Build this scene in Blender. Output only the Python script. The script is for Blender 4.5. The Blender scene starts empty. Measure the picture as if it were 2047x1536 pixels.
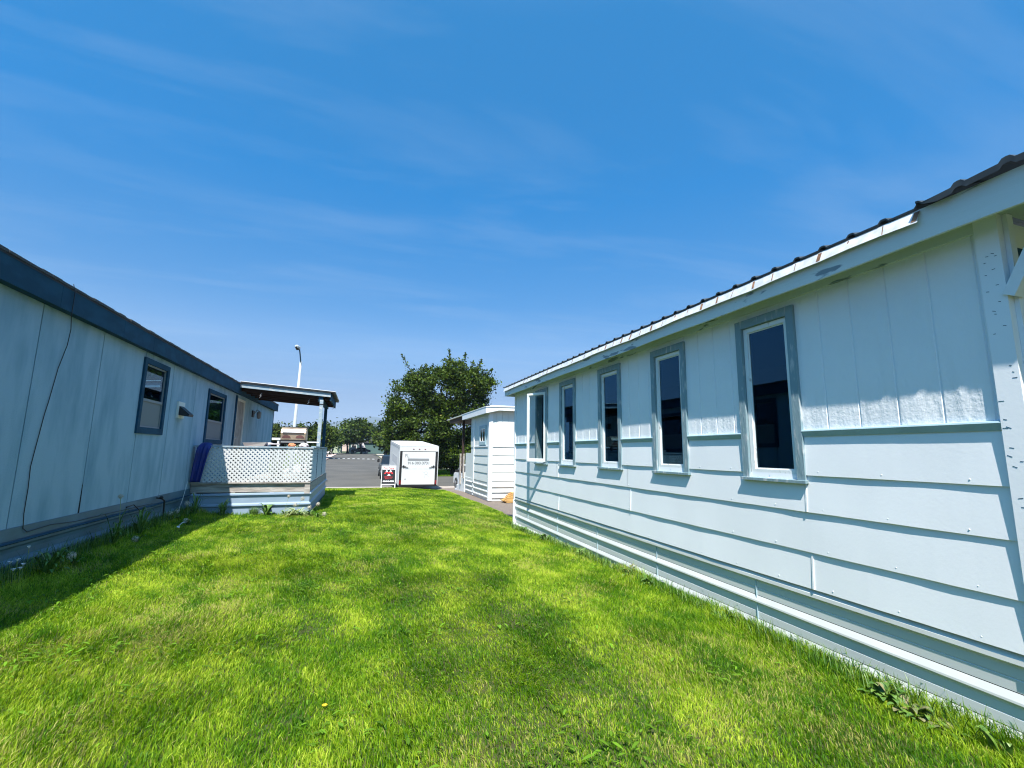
import bpy, bmesh, math, random
import numpy as np
from mathutils import Vector, Matrix, Euler
random.seed(7); RNG=np.random.default_rng(11)
S=bpy.context.scene; COL=S.collection
rad=math.radians
# ---------------------------------------------------------------- camera
PITCH,ROLL,YAW,H=rad(8.53),rad(0.8),rad(18.074),1.55
fw=Vector((math.sin(YAW)*math.cos(PITCH),math.cos(YAW)*math.cos(PITCH),math.sin(PITCH)))
rt=Vector((math.cos(YAW),-math.sin(YAW),0)); up=rt.cross(fw)
r2=rt*math.cos(ROLL)+up*math.sin(ROLL); u2=-rt*math.sin(ROLL)+up*math.cos(ROLL)
cd=bpy.data.cameras.new('camera'); cam=bpy.data.objects.new('camera',cd); COL.objects.link(cam)
cam.matrix_world=Matrix(((r2.x,u2.x,-fw.x,0),(r2.y,u2.y,-fw.y,0),(r2.z,u2.z,-fw.z,H),(0,0,0,1)))
cd.sensor_fit='HORIZONTAL'; cd.sensor_width=36; cd.lens=36*920/2047; cd.clip_start=0.05; cd.clip_end=12000
S.camera=cam
def onD(px,py,D):   # helper used once, to read positions off the survey of the place
    return Vector((0,0,H))+(fw*920+r2*(px-1023.5)-u2*(py-768))*(D/920)
# ---------------------------------------------------------------- light
SUN=Vector((-.226,-.59,1)).normalized()
sl=bpy.data.lights.new('sun','SUN'); sl.energy=4.1; sl.angle=rad(.5); sl.color=(1,.955,.87)
so=bpy.data.objects.new('sun',sl); COL.objects.link(so); so.rotation_euler=SUN.to_track_quat('Z','Y').to_euler()
W=bpy.data.worlds.new("World"); S.world=W; W.use_nodes=True
wn,wl=W.node_tree.nodes,W.node_tree.links
for n in list(wn): wn.remove(n)
def N(t,ty,**k):
    n=t.nodes.new(ty)
    for a,b in k.items():
        if a in n.inputs: n.inputs[a].default_value=b
        else: setattr(n,a,b)
    return n
wt=W.node_tree
sky=N(wt,'ShaderNodeTexSky'); sky.sky_type='NISHITA'; sky.sun_disc=False
sky.sun_elevation=math.asin(SUN.z); sky.sun_rotation=math.atan2(SUN.x,SUN.y); sky.altitude=900; sky.air_density=1.0; sky.dust_density=1.3; sky.ozone_density=2.2
hs=N(wt,'ShaderNodeHueSaturation'); hs.inputs['Saturation'].default_value=1.22; hs.inputs['Hue'].default_value=.495; hs.inputs['Value'].default_value=.9
wl.new(sky.outputs[0],hs.inputs['Color'])
tc=N(wt,'ShaderNodeTexCoord'); sep=N(wt,'ShaderNodeSeparateXYZ'); wl.new(tc.outputs['Generated'],sep.inputs[0])
# cirrus: project the direction onto a high flat layer
zz=N(wt,'ShaderNodeMath',operation='MAXIMUM'); wl.new(sep.outputs[2],zz.inputs[0]); zz.inputs[1].default_value=.04
dv=N(wt,'ShaderNodeVectorMath',operation='SCALE'); inv=N(wt,'ShaderNodeMath',operation='DIVIDE'); inv.inputs[0].default_value=1; wl.new(zz.outputs[0],inv.inputs[1])
wl.new(tc.outputs['Generated'],dv.inputs[0]); wl.new(inv.outputs[0],dv.inputs['Scale'])
mp=N(wt,'ShaderNodeMapping'); wl.new(dv.outputs[0],mp.inputs[0]); mp.inputs['Rotation'].default_value=(0,0,rad(60)); mp.inputs['Scale'].default_value=(.55,1.9,1)
mp.inputs['Location'].default_value=(9.4,6.6,0)
n1=N(wt,'ShaderNodeTexNoise'); n1.inputs['Scale'].default_value=1.1; n1.inputs['Detail'].default_value=9; n1.inputs['Roughness'].default_value=.58; n1.inputs['Distortion'].default_value=.5
wl.new(mp.outputs[0],n1.inputs['Vector'])
cr=N(wt,'ShaderNodeValToRGB'); cr.color_ramp.elements[0].position=.47; cr.color_ramp.elements[1].position=.80
cr.color_ramp.elements[1].color=(.20,.20,.20,1)
wl.new(n1.outputs[0],cr.inputs[0])
gr_=N(wt,'ShaderNodeValToRGB'); el=gr_.color_ramp.elements   # clear-sky elevation grade; unseen zenith boosted as added fill for shaded walls
el[0].position=0; el[0].color=(.30,.28,.33,1); el[1].position=1; el[1].color=(1.3,1.35,1.2,1)
for p_,c_ in ((.114,(.39,.34,.37)),(.215,(.53,.52,.54)),(.30,(.31,.52,.60)),(.5,(.05,.62,.78)),(.73,(.16,.78,.88)),(.86,(.9,1.1,1.05))):
    e_=el.new(p_); e_.color=(*c_,1)
wl.new(sep.outputs[2],gr_.inputs[0])
gm=N(wt,'ShaderNodeMix',data_type='RGBA',blend_type='MULTIPLY'); gm.inputs[0].default_value=1; wl.new(hs.outputs[0],gm.inputs[6]); wl.new(gr_.outputs[0],gm.inputs[7])
mx=N(wt,'ShaderNodeMix',data_type='RGBA'); wl.new(cr.outputs[0],mx.inputs[0]); wl.new(gm.outputs[2],mx.inputs[6]); mx.inputs[7].default_value=(1.7,2.15,2.7,1)
bg=N(wt,'ShaderNodeBackground'); bg.inputs['Strength'].default_value=.14; wl.new(mx.outputs[2],bg.inputs[0])
wo=N(wt,'ShaderNodeOutputWorld'); wl.new(bg.outputs[0],wo.inputs[0])
S.view_settings.view_transform='Standard'; S.view_settings.look='None'; S.view_settings.exposure=1.25; S.view_settings.gamma=1
# ---------------------------------------------------------------- materials
def mat(name,col,rough=.6,var=0,vscale=3,bump=0,bscale=40,stretch=(1,1,1),metal=0,spec=.5,col2=None,vcoord='pos',vlo=.4,vhi=.6,bstretch=None,detail=4):
    m=bpy.data.materials.new(name); m.use_nodes=True; t=m.node_tree; b=t.nodes['Principled BSDF']
    b.inputs['Base Color'].default_value=(*col,1); b.inputs['Roughness'].default_value=rough; b.inputs['Metallic'].default_value=metal
    b.inputs['Specular IOR Level'].default_value=spec
    g=N(t,'ShaderNodeNewGeometry') if vcoord=='pos' else N(t,'ShaderNodeTexCoord')
    out=g.outputs['Position'] if vcoord=='pos' else g.outputs['Object']
    if var or col2:
        mp=N(t,'ShaderNodeMapping'); mp.inputs['Scale'].default_value=stretch; t.links.new(out,mp.inputs[0])
        n=N(t,'ShaderNodeTexNoise'); n.inputs['Scale'].default_value=vscale; n.inputs['Detail'].default_value=detail; t.links.new(mp.outputs[0],n.inputs['Vector'])
        r=N(t,'ShaderNodeMapRange'); r.inputs[1].default_value=vlo; r.inputs[2].default_value=vhi; t.links.new(n.outputs[0],r.inputs[0])
        c2=col2 if col2 else tuple(c*(1-var) for c in col)
        x=N(t,'ShaderNodeMix',data_type='RGBA'); x.inputs[6].default_value=(*col,1); x.inputs[7].default_value=(*c2,1)
        t.links.new(r.outputs[0],x.inputs[0]); t.links.new(x.outputs[2],b.inputs['Base Color'])
    if bump:
        mp2=N(t,'ShaderNodeMapping'); mp2.inputs['Scale'].default_value=bstretch or stretch; t.links.new(out,mp2.inputs[0])
        n2=N(t,'ShaderNodeTexNoise'); n2.inputs['Scale'].default_value=bscale; n2.inputs['Detail'].default_value=5; t.links.new(mp2.outputs[0],n2.inputs['Vector'])
        bp=N(t,'ShaderNodeBump'); bp.inputs['Strength'].default_value=bump; bp.inputs['Distance'].default_value=.01; t.links.new(n2.outputs[0],bp.inputs['Height']); t.links.new(bp.outputs[0],b.inputs['Normal'])
    return m
M={}
M['siding']=mat('painted_siding',(.83,.85,.88),.6,.04,1.5,.05,60,spec=.25)
M['trimwhite']=mat('white_paint',(.78,.80,.82),.5,.12,9,.15,50,vlo=.5,vhi=.75)
M['fascia']=mat('weathered_fascia',(.64,.69,.68),.6,0,14,.2,40,stretch=(1,.22,1),col2=(.22,.27,.3),vlo=.61,vhi=.65,detail=9)
M['soffit']=mat('soffit_paint',(.5,.6,.58),.7,.1,6)
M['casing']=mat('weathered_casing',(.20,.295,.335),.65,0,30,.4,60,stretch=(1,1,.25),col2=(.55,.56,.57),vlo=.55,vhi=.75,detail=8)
M['sash']=mat('sash_paint',(.78,.80,.80),.5,0,22,.2,60,stretch=(1,1,.4),col2=(.45,.44,.42),vlo=.62,vhi=.7,detail=8)
M['belt']=mat('belt_shade_and_trim',(.36,.50,.56),.5,.1,8)  # blue-grey trim paint; shade of the belt's slanted underside put into the colour
M['skirt']=mat('skirting_metal',(.64,.67,.67),.4,.08,2,0,spec=.5,stretch=(1,.3,2))
M['skirtrib']=mat('skirting_rib',(.64,.66,.66),.4,.08,4)
M['galv']=mat('galvanised_steel',(.76,.78,.79),.42,.2,18,.1,30,metal=.15,detail=7)
M['rust']=mat('rust',(.30,.15,.08),.85,.5,25)
M['roofmetal']=mat('roof_metal',(.045,.055,.06),.5,.3,10,metal=.1)
M['dark']=mat('dark_interior',(.012,.012,.014),.9)
M['black']=mat('black_plastic',(.015,.015,.017),.5)
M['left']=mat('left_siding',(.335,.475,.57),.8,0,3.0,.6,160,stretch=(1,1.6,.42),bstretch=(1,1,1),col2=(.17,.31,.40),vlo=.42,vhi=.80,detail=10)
M['leftdark']=mat('left_trim',(.018,.075,.13),.75,.25,7,.2,30,stretch=(1,.5,1),spec=.15)
M['leftskirt']=mat('left_skirting',(.08,.17,.23),.5,.25,5,stretch=(1,.4,1))
M['shingle']=mat('shingle',(.05,.05,.055),.95,0,60,1,90,col2=(.12,.11,.10))
M['lattice']=mat('lattice_white',(.54,.555,.565),.5)
M['latticeside']=mat('lattice_side',(.50,.58,.60),.5)
M['deckblue']=mat('deck_paint',(.26,.34,.40),.6,0,14,.3,40,col2=(.45,.46,.46),stretch=(.6,.6,1),vlo=.5,vhi=.7,detail=7)
M['oldwood']=mat('weathered_wood',(.44,.40,.37),.8,0,10,.6,40,stretch=(.3,1,2),col2=(.22,.19,.17),vlo=.42,vhi=.70,detail=10)
M['deckskirt']=mat('deck_skirting',(.27,.36,.47),.45,.12,4,stretch=(.4,1,1))
M['asphalt']=mat('asphalt',(.095,.089,.078),.9,0,.35,.6,120,col2=(.070,.066,.059),vlo=.4,vhi=.62,detail=8)
M['concrete']=mat('concrete',(.50,.44,.40),.85,.2,3,.4,60)
M['gutter']=mat('gutter_concrete',(.36,.31,.27),.85,.25,2)
M['pinkwalk']=mat('pink_concrete',(.56,.42,.37),.85,.12,1)
M['gravel']=mat('gravel_drive',(.20,.16,.12),.95,0,22,1,90,col2=(.14,.11,.10),detail=9)
M['soil']=mat('lawn_soil',(.03,.065,.003),.95,0,9,.5,50,col2=(.05,.045,.015),vlo=.35,vhi=.65)
M['whitepaint']=mat('trailer_white',(.66,.67,.67),.35,.03,3)
M['grey']=mat('grey_vinyl',(.24,.25,.26),.5)
M['lettergrey']=mat('letter_grey',(.13,.14,.15),.5)
M['faint']=mat('faint_letter',(.48,.49,.50),.5)
M['red']=mat('red_lens',(.22,.012,.015),.3)
M['signred']=mat('sign_red',(.62,.03,.03),.4)
M['signblack']=mat('sign_black',(.012,.010,.012),.4)
M['white']=mat('white_plastic',(.82,.82,.83),.4)
M['tyre']=mat('rubber',(.02,.02,.02),.8)
M['rim']=mat('wheel_rim',(.45,.46,.48),.3,metal=.7)
M['carblue']=mat('truck_paint',(.02,.035,.055),.25)
M['carteal']=mat('teal_paint',(.05,.11,.13),.3)
M['carwhite']=mat('white_car_paint',(.78,.78,.78),.25)
M['cardark']=mat('dark_car_paint',(.02,.025,.03),.25)
M['glassdark']=mat('vehicle_glass',(.01,.014,.018),.05,spec=.8)
M['bark']=mat('bark',(.06,.045,.035),.95,.5,8,.8,20,stretch=(1,1,.2))
M['pole']=mat('pole_paint',(.48,.52,.54),.4,.1,3)
M['steel']=mat('stainless',(.46,.36,.25),.4,0,6,.0,30,metal=.5,col2=(.30,.22,.16),vlo=.5,vhi=.7)
M['blue']=mat('blue_tarp',(.004,.018,.19),.5,.2,8)
M['orange']=mat('orange_cloth',(.65,.26,.12),.7,.2,20)
M['cloth']=mat('pale_cloth',(.66,.64,.66),.8,.2,20,.5,30)
M['woodbrown']=mat('table_top',(.13,.05,.045),.6,.3,6)
M['lumber']=mat('new_lumber',(.62,.36,.12),.7,.25,12,.3,30,stretch=(.2,1,1))
M['door']=mat('door_paint',(.36,.33,.31),.6,.3,4)
M['shed']=mat('shed_paint',(.68,.71,.70),.6,.04,2)
M['cream']=mat('cream_paint',(.70,.70,.64),.6)
M['brownpost']=mat('brown_stain',(.05,.025,.02),.8,.3,5)
M['greenhouse']=mat('green_siding',(.07,.13,.12),.7)
M['palegreen']=mat('pale_green_siding',(.42,.48,.33),.7)
M['tan']=mat('dry_hill',(.42,.30,.22),1,.25,.02)
M['mountain']=mat('mountain_forest',(.10,.12,.10),1,.4,.004)
M['seedhead']=mat('seed_head',(.52,.47,.38),.9)
M['stem']=mat('weed_stem',(.30,.36,.14),.8)
M['leaf']=mat('weed_leaf',(.045,.12,.015),.5,0,30,col2=(.13,.22,.03),vlo=.4,vhi=.65)
M['leafdry']=mat('dry_leaf',(.22,.19,.09),.7,0,30,col2=(.10,.13,.04))
M['petal']=mat('white_petal',(.78,.78,.80),.6)
M['yellow']=mat('yellow_petal',(.8,.5,.02),.6)
M['blind']=mat('blind_slats',(.20,.21,.21),.7)
M['curtain']=mat('curtain',(.16,.13,.10),.9,.3,20,stretch=(1,3,.1))
M['pinkhouse']=mat('pink_house',(.55,.42,.36),.7)
M['darkroof']=mat('dark_roof',(.06,.06,.065),.8)
def glass():
    m=bpy.data.materials.new('window_glass'); m.use_nodes=True; t=m.node_tree
    for n in list(t.nodes): t.nodes.remove(n)
    tr=N(t,'ShaderNodeBsdfTransparent'); tr.inputs[0].default_value=(.42,.45,.46,1)
    gl=N(t,'ShaderNodeBsdfGlossy'); gl.inputs['Roughness'].default_value=.015; gl.inputs[0].default_value=(.30,.68,1,1)
    fr=N(t,'ShaderNodeFresnel'); fr.inputs[0].default_value=1.75
    mx=N(t,'ShaderNodeMixShader'); o=N(t,'ShaderNodeOutputMaterial')
    ge=N(t,'ShaderNodeNewGeometry'); ma=N(t,'ShaderNodeMath',operation='SUBTRACT'); ma.inputs[0].default_value=1; t.links.new(ge.outputs['Backfacing'],ma.inputs[1]); mu=N(t,'ShaderNodeMath',operation='MULTIPLY'); t.links.new(fr.outputs[0],mu.inputs[0]); t.links.new(ma.outputs[0],mu.inputs[1])
    t.links.new(mu.outputs[0],mx.inputs[0]); t.links.new(tr.outputs[0],mx.inputs[1]); t.links.new(gl.outputs[0],mx.inputs[2]); t.links.new(mx.outputs[0],o.inputs[0])
    return m
M['glass']=glass(); M['clearglass']=M['glass'].copy(); M['clearglass'].name='clear_glass'; [n for n in M['clearglass'].node_tree.nodes if n.type=='BSDF_TRANSPARENT'][0].inputs[0].default_value=(.88,.90,.90,1)
def leafmat(name,attr='col',trans=.45):
    m=bpy.data.materials.new(name); m.use_nodes=True; t=m.node_tree
    for n in list(t.nodes): t.nodes.remove(n)
    a=N(t,'ShaderNodeAttribute'); a.attribute_name=attr
    p=N(t,'ShaderNodeBsdfPrincipled'); p.inputs['Roughness'].default_value=.55; p.inputs['Specular IOR Level'].default_value=.25
    tr=N(t,'ShaderNodeBsdfTranslucent'); mx=N(t,'ShaderNodeMixShader'); mx.inputs[0].default_value=trans; o=N(t,'ShaderNodeOutputMaterial')
    hs=N(t,'ShaderNodeHueSaturation'); hs.inputs['Value'].default_value=1.25; hs.inputs['Hue'].default_value=.485
    t.links.new(a.outputs['Color'],p.inputs['Base Color']); t.links.new(a.outputs['Color'],hs.inputs['Color']); t.links.new(hs.outputs[0],tr.inputs[0])
    t.links.new(p.outputs[0],mx.inputs[1]); t.links.new(tr.outputs[0],mx.inputs[2]); t.links.new(mx.outputs[0],o.inputs[0])
    return m
M['blade']=leafmat('grass_blade'); M['foliage']=leafmat('tree_foliage',trans=.3)
def panelbump():
    # embossed wood grain of the upper panels
    m=M['siding'].copy(); m.name='embossed_panel'; t=m.node_tree; b=t.nodes['Principled BSDF']
    g=N(t,'ShaderNodeNewGeometry'); mp=N(t,'ShaderNodeMapping'); mp.inputs['Scale'].default_value=(1,3.2,.55); t.links.new(g.outputs['Position'],mp.inputs[0])
    n=N(t,'ShaderNodeTexNoise'); n.inputs['Scale'].default_value=2.1; n.inputs['Detail'].default_value=3; t.links.new(mp.outputs[0],n.inputs['Vector'])
    mul=N(t,'ShaderNodeMath',operation='MULTIPLY'); mul.inputs[1].default_value=26; t.links.new(n.outputs[0],mul.inputs[0])
    fr=N(t,'ShaderNodeMath',operation='FRACT'); t.links.new(mul.outputs[0],fr.inputs[0])
    n2=N(t,'ShaderNodeTexNoise'); n2.inputs['Scale'].default_value=42; n2.inputs['Detail'].default_value=3; t.links.new(g.outputs['Position'],n2.inputs['Vector'])
    ad=N(t,'ShaderNodeMath',operation='MULTIPLY_ADD'); ad.inputs[1].default_value=.35; t.links.new(fr.outputs[0],ad.inputs[0]); t.links.new(n2.outputs[0],ad.inputs[2])
    bp=N(t,'ShaderNodeBump'); bp.inputs['Strength'].default_value=.6; bp.inputs['Distance'].default_value=.0045; t.links.new(ad.outputs[0],bp.inputs['Height']); t.links.new(bp.outputs[0],b.inputs['Normal'])
    return m
M['panel']=panelbump()
# ---------------------------------------------------------------- builders
ORG={}
def tag(o,label=None,cat=None,group=None,kind=None):
    if label: o['label']=label
    if cat: o['category']=cat
    if group: o['group']=group
    if kind: o['kind']=kind
    return o
def thing(name,loc,label,cat,group=None):
    o=bpy.data.objects.new(name,None); o.empty_display_size=.2; COL.objects.link(o); o.location=loc; ORG[o]=Vector(loc)
    return tag(o,label,cat,group)
class MB:
    def __init__(s): s.v=[]; s.f=[]
    def add(s,vs,fs):
        k=len(s.v); s.v+= [tuple(v) for v in vs]; s.f+=[tuple(i+k for i in f) for f in fs]; return s
    def box(s,x0,x1,y0,y1,z0,z1):
        return s.add([(x0,y0,z0),(x1,y0,z0),(x1,y1,z0),(x0,y1,z0),(x0,y0,z1),(x1,y0,z1),(x1,y1,z1),(x0,y1,z1)],
            [(0,3,2,1),(4,5,6,7),(0,1,5,4),(1,2,6,5),(2,3,7,6),(3,0,4,7)])
    def hexa(s,p):  # 8 points: bottom 4 ccw, top 4 ccw
        return s.add(p,[(0,3,2,1),(4,5,6,7),(0,1,5,4),(1,2,6,5),(2,3,7,6),(3,0,4,7)])
    def bar(s,a,b,w,h,upv=(0,0,1)):
        a,b=Vector(a),Vector(b); d=(b-a).normalized(); u=Vector(upv); sd=d.cross(u).normalized(); u=sd.cross(d)
        sd*=w/2; u*=h/2
        return s.hexa([a-sd-u,b-sd-u,b+sd-u,a+sd-u,a-sd+u,b-sd+u,b+sd+u,a+sd+u])
    def tube(s,pts,rs,n=8,cap=True):
        pts=[Vector(p) for p in pts]; rs=rs if hasattr(rs,'__len__') else [rs]*len(pts); k=len(s.v); ref=None
        for i,p in enumerate(pts):
            d=(pts[min(i+1,len(pts)-1)]-pts[max(i-1,0)]).normalized()
            if ref is None: ref=d.orthogonal().normalized()
            a=(ref-d*ref.dot(d)).normalized(); b=d.cross(a); ref=a
            for j in range(n):
                t=2*math.pi*j/n; s.v.append(tuple(p+(a*math.cos(t)+b*math.sin(t))*rs[i]))
        for i in range(len(pts)-1):
            for j in range(n):
                a0=k+i*n+j; a1=k+i*n+(j+1)%n; s.f.append((a0,a1,a1+n,a0+n))
        if cap: s.f.append(tuple(k+j for j in reversed(range(n)))); s.f.append(tuple(k+(len(pts)-1)*n+j for j in range(n)))
        return s
    def prism(s,poly,axis,a,b):  # poly of 2d points extruded along axis from a to b
        n=len(poly); mk={'x':lambda p,t:(t,p[0],p[1]),'y':lambda p,t:(p[0],t,p[1]),'z':lambda p,t:(p[0],p[1],t)}[axis]
        vs=[mk(p,a) for p in poly]+[mk(p,b) for p in poly]
        return s.add(vs,[tuple(range(n)),tuple(range(2*n-1,n-1,-1))]+[(i,i+n,(i+1)%n+n,(i+1)%n) for i in range(n)])
    def sphere(s,c,r,n=10,m=7,sc=(1,1,1)):
        k=len(s.v); c=Vector(c)
        for i in range(m+1):
            ph=math.pi*i/m
            for j in range(n):
                t=2*math.pi*j/n; s.v.append((c.x+r*sc[0]*math.sin(ph)*math.cos(t),c.y+r*sc[1]*math.sin(ph)*math.sin(t),c.z+r*sc[2]*math.cos(ph)))
        for i in range(m):
            for j in range(n): s.f.append((k+i*n+j,k+(i+1)*n+j,k+(i+1)*n+(j+1)%n,k+i*n+(j+1)%n))
        return s
    def build(s,name,m,parent=None,loc=None,smooth=False,bevel=0,label=None,cat=None,group=None,kind=None):
        me=bpy.data.meshes.new(name)
        o=bpy.data.objects.new(name,me); COL.objects.link(o)
        if parent is not None: o.parent=parent; g=ORG[parent]; ORG[o]=g
        else:
            g=Vector(loc) if loc is not None else Vector((0,0,0)); o.location=g; ORG[o]=g
        me.from_pydata([(a-g.x,b-g.y,c-g.z) for a,b,c in s.v],[],s.f)
        bm=bmesh.new(); bm.from_mesh(me); bmesh.ops.remove_doubles(bm,verts=bm.verts,dist=1e-6)
        bmesh.ops.recalc_face_normals(bm,faces=bm.faces)
        if bevel: bmesh.ops.bevel(bm,geom=list(bm.edges),offset=bevel,segments=2,affect='EDGES',clamp_overlap=True)
        bm.to_mesh(me); bm.free()
        if smooth:
            for p in me.polygons: p.use_smooth=True
        me.materials.append(M[m] if isinstance(m,str) else m)
        return tag(o,label,cat,group,kind)
def join_into(o,mb,m):   # surface marks become faces of the part they lie on
    me=o.data; g=ORG[o]; bm=bmesh.new(); bm.from_mesh(me); vs=[bm.verts.new((a-g.x,b-g.y,c-g.z)) for a,b,c in mb.v]; me.materials.append(M[m]); k=len(me.materials)-1
    for f in mb.f:
        q=bm.faces.new([vs[i] for i in f]); q.material_index=k
    bm.to_mesh(me); bm.free()
def copy_tree(o,parent=None):
    c=o.copy(); COL.objects.link(c); c.parent=parent
    if parent is not None: c.matrix_parent_inverse=o.matrix_parent_inverse
    for ch in [k for k in list(KIDS(o))]: copy_tree(ch,c)
    return c
def KIDS(o): return [x for x in bpy.data.objects if x.parent is o]
def textobj(name,txt,size,m,parent,loc,rot,depth=.002,sx=1,spacing=1,bold=0):
    cu=bpy.data.curves.new(name,'FONT'); cu.body=txt; cu.size=size; cu.extrude=depth; cu.align_x='CENTER'; cu.align_y='CENTER'; cu.space_character=spacing; cu.offset=bold; cu.resolution_u=2
    o=bpy.data.objects.new('tmp',cu); COL.objects.link(o)
    me=bpy.data.meshes.new_from_object(o.evaluated_get(bpy.context.evaluated_depsgraph_get())); bpy.data.objects.remove(o)
    me.name=name; me.transform(Matrix.Translation(Vector(loc))@Euler(rot).to_matrix().to_4x4()@Matrix.Diagonal((sx,1,1,1)))
    me.materials.clear(); me.materials.append(M[m])
    ob=bpy.data.objects.new(name,me); COL.objects.link(ob); ob.parent=parent; ORG[ob]=ORG[parent]
    return ob
def npmesh(name,verts,faces_flat,fsize,m,cols=None,loc=(0,0,0),parent=None):
    me=bpy.data.meshes.new(name); nv=len(verts); nf=len(fsize)
    me.vertices.add(nv); me.vertices.foreach_set('co',(verts-np.array(loc)).astype(np.float32).ravel())
    me.loops.add(len(faces_flat)); me.loops.foreach_set('vertex_index',faces_flat.astype(np.int32))
    me.polygons.add(nf); st=np.concatenate([[0],np.cumsum(fsize)[:-1]]).astype(np.int32)
    me.polygons.foreach_set('loop_start',st); me.polygons.foreach_set('loop_total',fsize.astype(np.int32))
    me.update(calc_edges=True)
    if cols is not None:
        at=me.attributes.new('col','FLOAT_COLOR','POINT'); at.data.foreach_set('color',np.hstack([cols,np.ones((nv,1))]).astype(np.float32).ravel())
    me.materials.append(M[m] if isinstance(m,str) else m)
    o=bpy.data.objects.new(name,me); COL.objects.link(o)
    if parent is not None: o.parent=parent; ORG[o]=ORG[parent]
    else: o.location=loc; ORG[o]=Vector(loc)
    return o
# ---------------------------------------------------------------- ground
def sm(a,b,t):
    t=np.clip((t-a)/(b-a),0,1); return t*t*(3-2*t)
def G(x,y):
    x=np.asarray(x,float); y=np.asarray(y,float)
    lawn=.205+.075*sm(-2.3,-3.3,x)-.09*sm(1.5,3.2,x)*sm(2,9,y)-.015*sm(9,16,y)+.012*np.sin(x*1.7+y*.6)+.01*np.sin(x*.8-y*1.1)
    lawn=lawn-.045*sm(11,16,y)-.06*sm(16,19.5,y)-.60*sm(18.8,25.4,y)
    drive=.02-.5*sm(18,25.4,y)
    l2=lawn+(drive-lawn)*sm(3.25,3.7,x)*sm(8.6,9.6,y)
    road=-.565+.0176*np.clip(y-30,0,85)
    far=sm(25.2,25.9,y)
    return l2*(1-far)+road*far+0*x
def grid(name,xs,ys,m,dz=0,mask=None,**k):
    X,Y=np.meshgrid(xs,ys,indexing='ij'); Z=G(X,Y)+dz; nx,ny=len(xs),len(ys)
    v=np.stack([X.ravel(),Y.ravel(),Z.ravel()],1); f=[]
    i,j=np.meshgrid(np.arange(nx-1),np.arange(ny-1),indexing='ij'); a=(i*ny+j).ravel()
    q=np.stack([a,a+ny,a+ny+1,a+1],1)
    if mask is not None:
        cx=v[q].mean(1); q=q[mask(cx[:,0],cx[:,1])]
    o=npmesh(name,v,q.ravel(),np.full(len(q),4),m); 
    for p in o.data.polygons: p.use_smooth=True
    return tag(o,kind='structure',**k)
ar=np.arange
xs=np.concatenate([[-5000,-2000,-800,-300,-120,-60,-30,-18,-12,-8,-6,-5],ar(-4.4,7,.2),[8,10,14,20,30,60,120,300,800,2000,5000]])
ys=np.concatenate([[-300,-60,-20,-8,-3],ar(-1,30.1,.25),[34,40,50,65,80,100,115,140,200,400,900,2000,5000]])
grid('ground',xs,ys,'soil')
# asphalt, laid over the ground
ax=np.concatenate([[-60,-40,-25,-15,-10],[-4.4,-3.5,-2,0,1.5,3.5],[6,10,20,40,60]])
grid('road',ax,np.array([29.2,30,34,38.]),'asphalt',.004)
grid('street',np.array([-4.4,-3,-1.5,0,1.5,3.5]),np.array([38,40,50,60,70,80,90,100,112.]),'asphalt',.004)
grid('far_road',np.concatenate([[-60,-30,-10],[-4.4,0,3.5],[30,60]]),np.array([112,115,118,122.]),'asphalt',.004)
grid('gutter',ax,np.array([27.7,28.4,29.2]),'gutter',.004)
mb=MB(); mb.box(-60,60,27.55,27.70,-.64,-.53); mb.build('curb','concrete',kind='structure')
mb=MB(); mb.box(-60,60,29.10,29.22,-.62,-.552); mb.build('gutter_edge','concrete',kind='structure')
grid('verge',ax,np.array([25.3,26.2,27,27.55]),'gravel',.004)
grid('sidewalk',np.array([3.3,4,6,10,30]),np.array([23.6,24.2,24.8,25.2]),'concrete',.012)
grid('street_sidewalk',np.array([-6.3,-5.4,-4.56]),np.array([38,50,60,70,80,90,100,110.]),'pinkwalk',.11)
mb=MB(); 
for a,b in ((38,60),(60,85),(85,110)):
    za,zb=float(G(0,a)),float(G(0,b)); mb.hexa([(-4.56,a,za-.1),(-4.4,a,za-.1),(-4.4,b,zb-.1),(-4.56,b,zb-.1),(-4.56,a,za+.13),(-4.4,a,za+.13),(-4.4,b,zb+.13),(-4.56,b,zb+.13)])
mb.build('street_curb','pinkwalk',kind='structure')
grid('driveway',np.array([3.36,3.5,3.8,4.4,5.5,7,9]),np.concatenate([ar(9.0,24,.5)]),'gravel',.012)
grid('street_sidewalk',np.array([3.6,4.6,5.6]),np.array([60,70,80,90,100,110.]),'concrete',.06)
for i in range(10):
    x=-3.75+i*.745; y=79.0-(.18*i); z=float(G(x,y))
    MB().box(x-.17,x+.17,y-.9,y+.9,z+.002,z+.03).build('lane_reflector','white',loc=(x,y,z),label=('leftmost','second','third','fourth','fifth','sixth','seventh','eighth','ninth','rightmost')[i]+' white marker counted from the left in the row crossing the far street',cat='road marker',group='row of white markers across the street')
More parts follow.
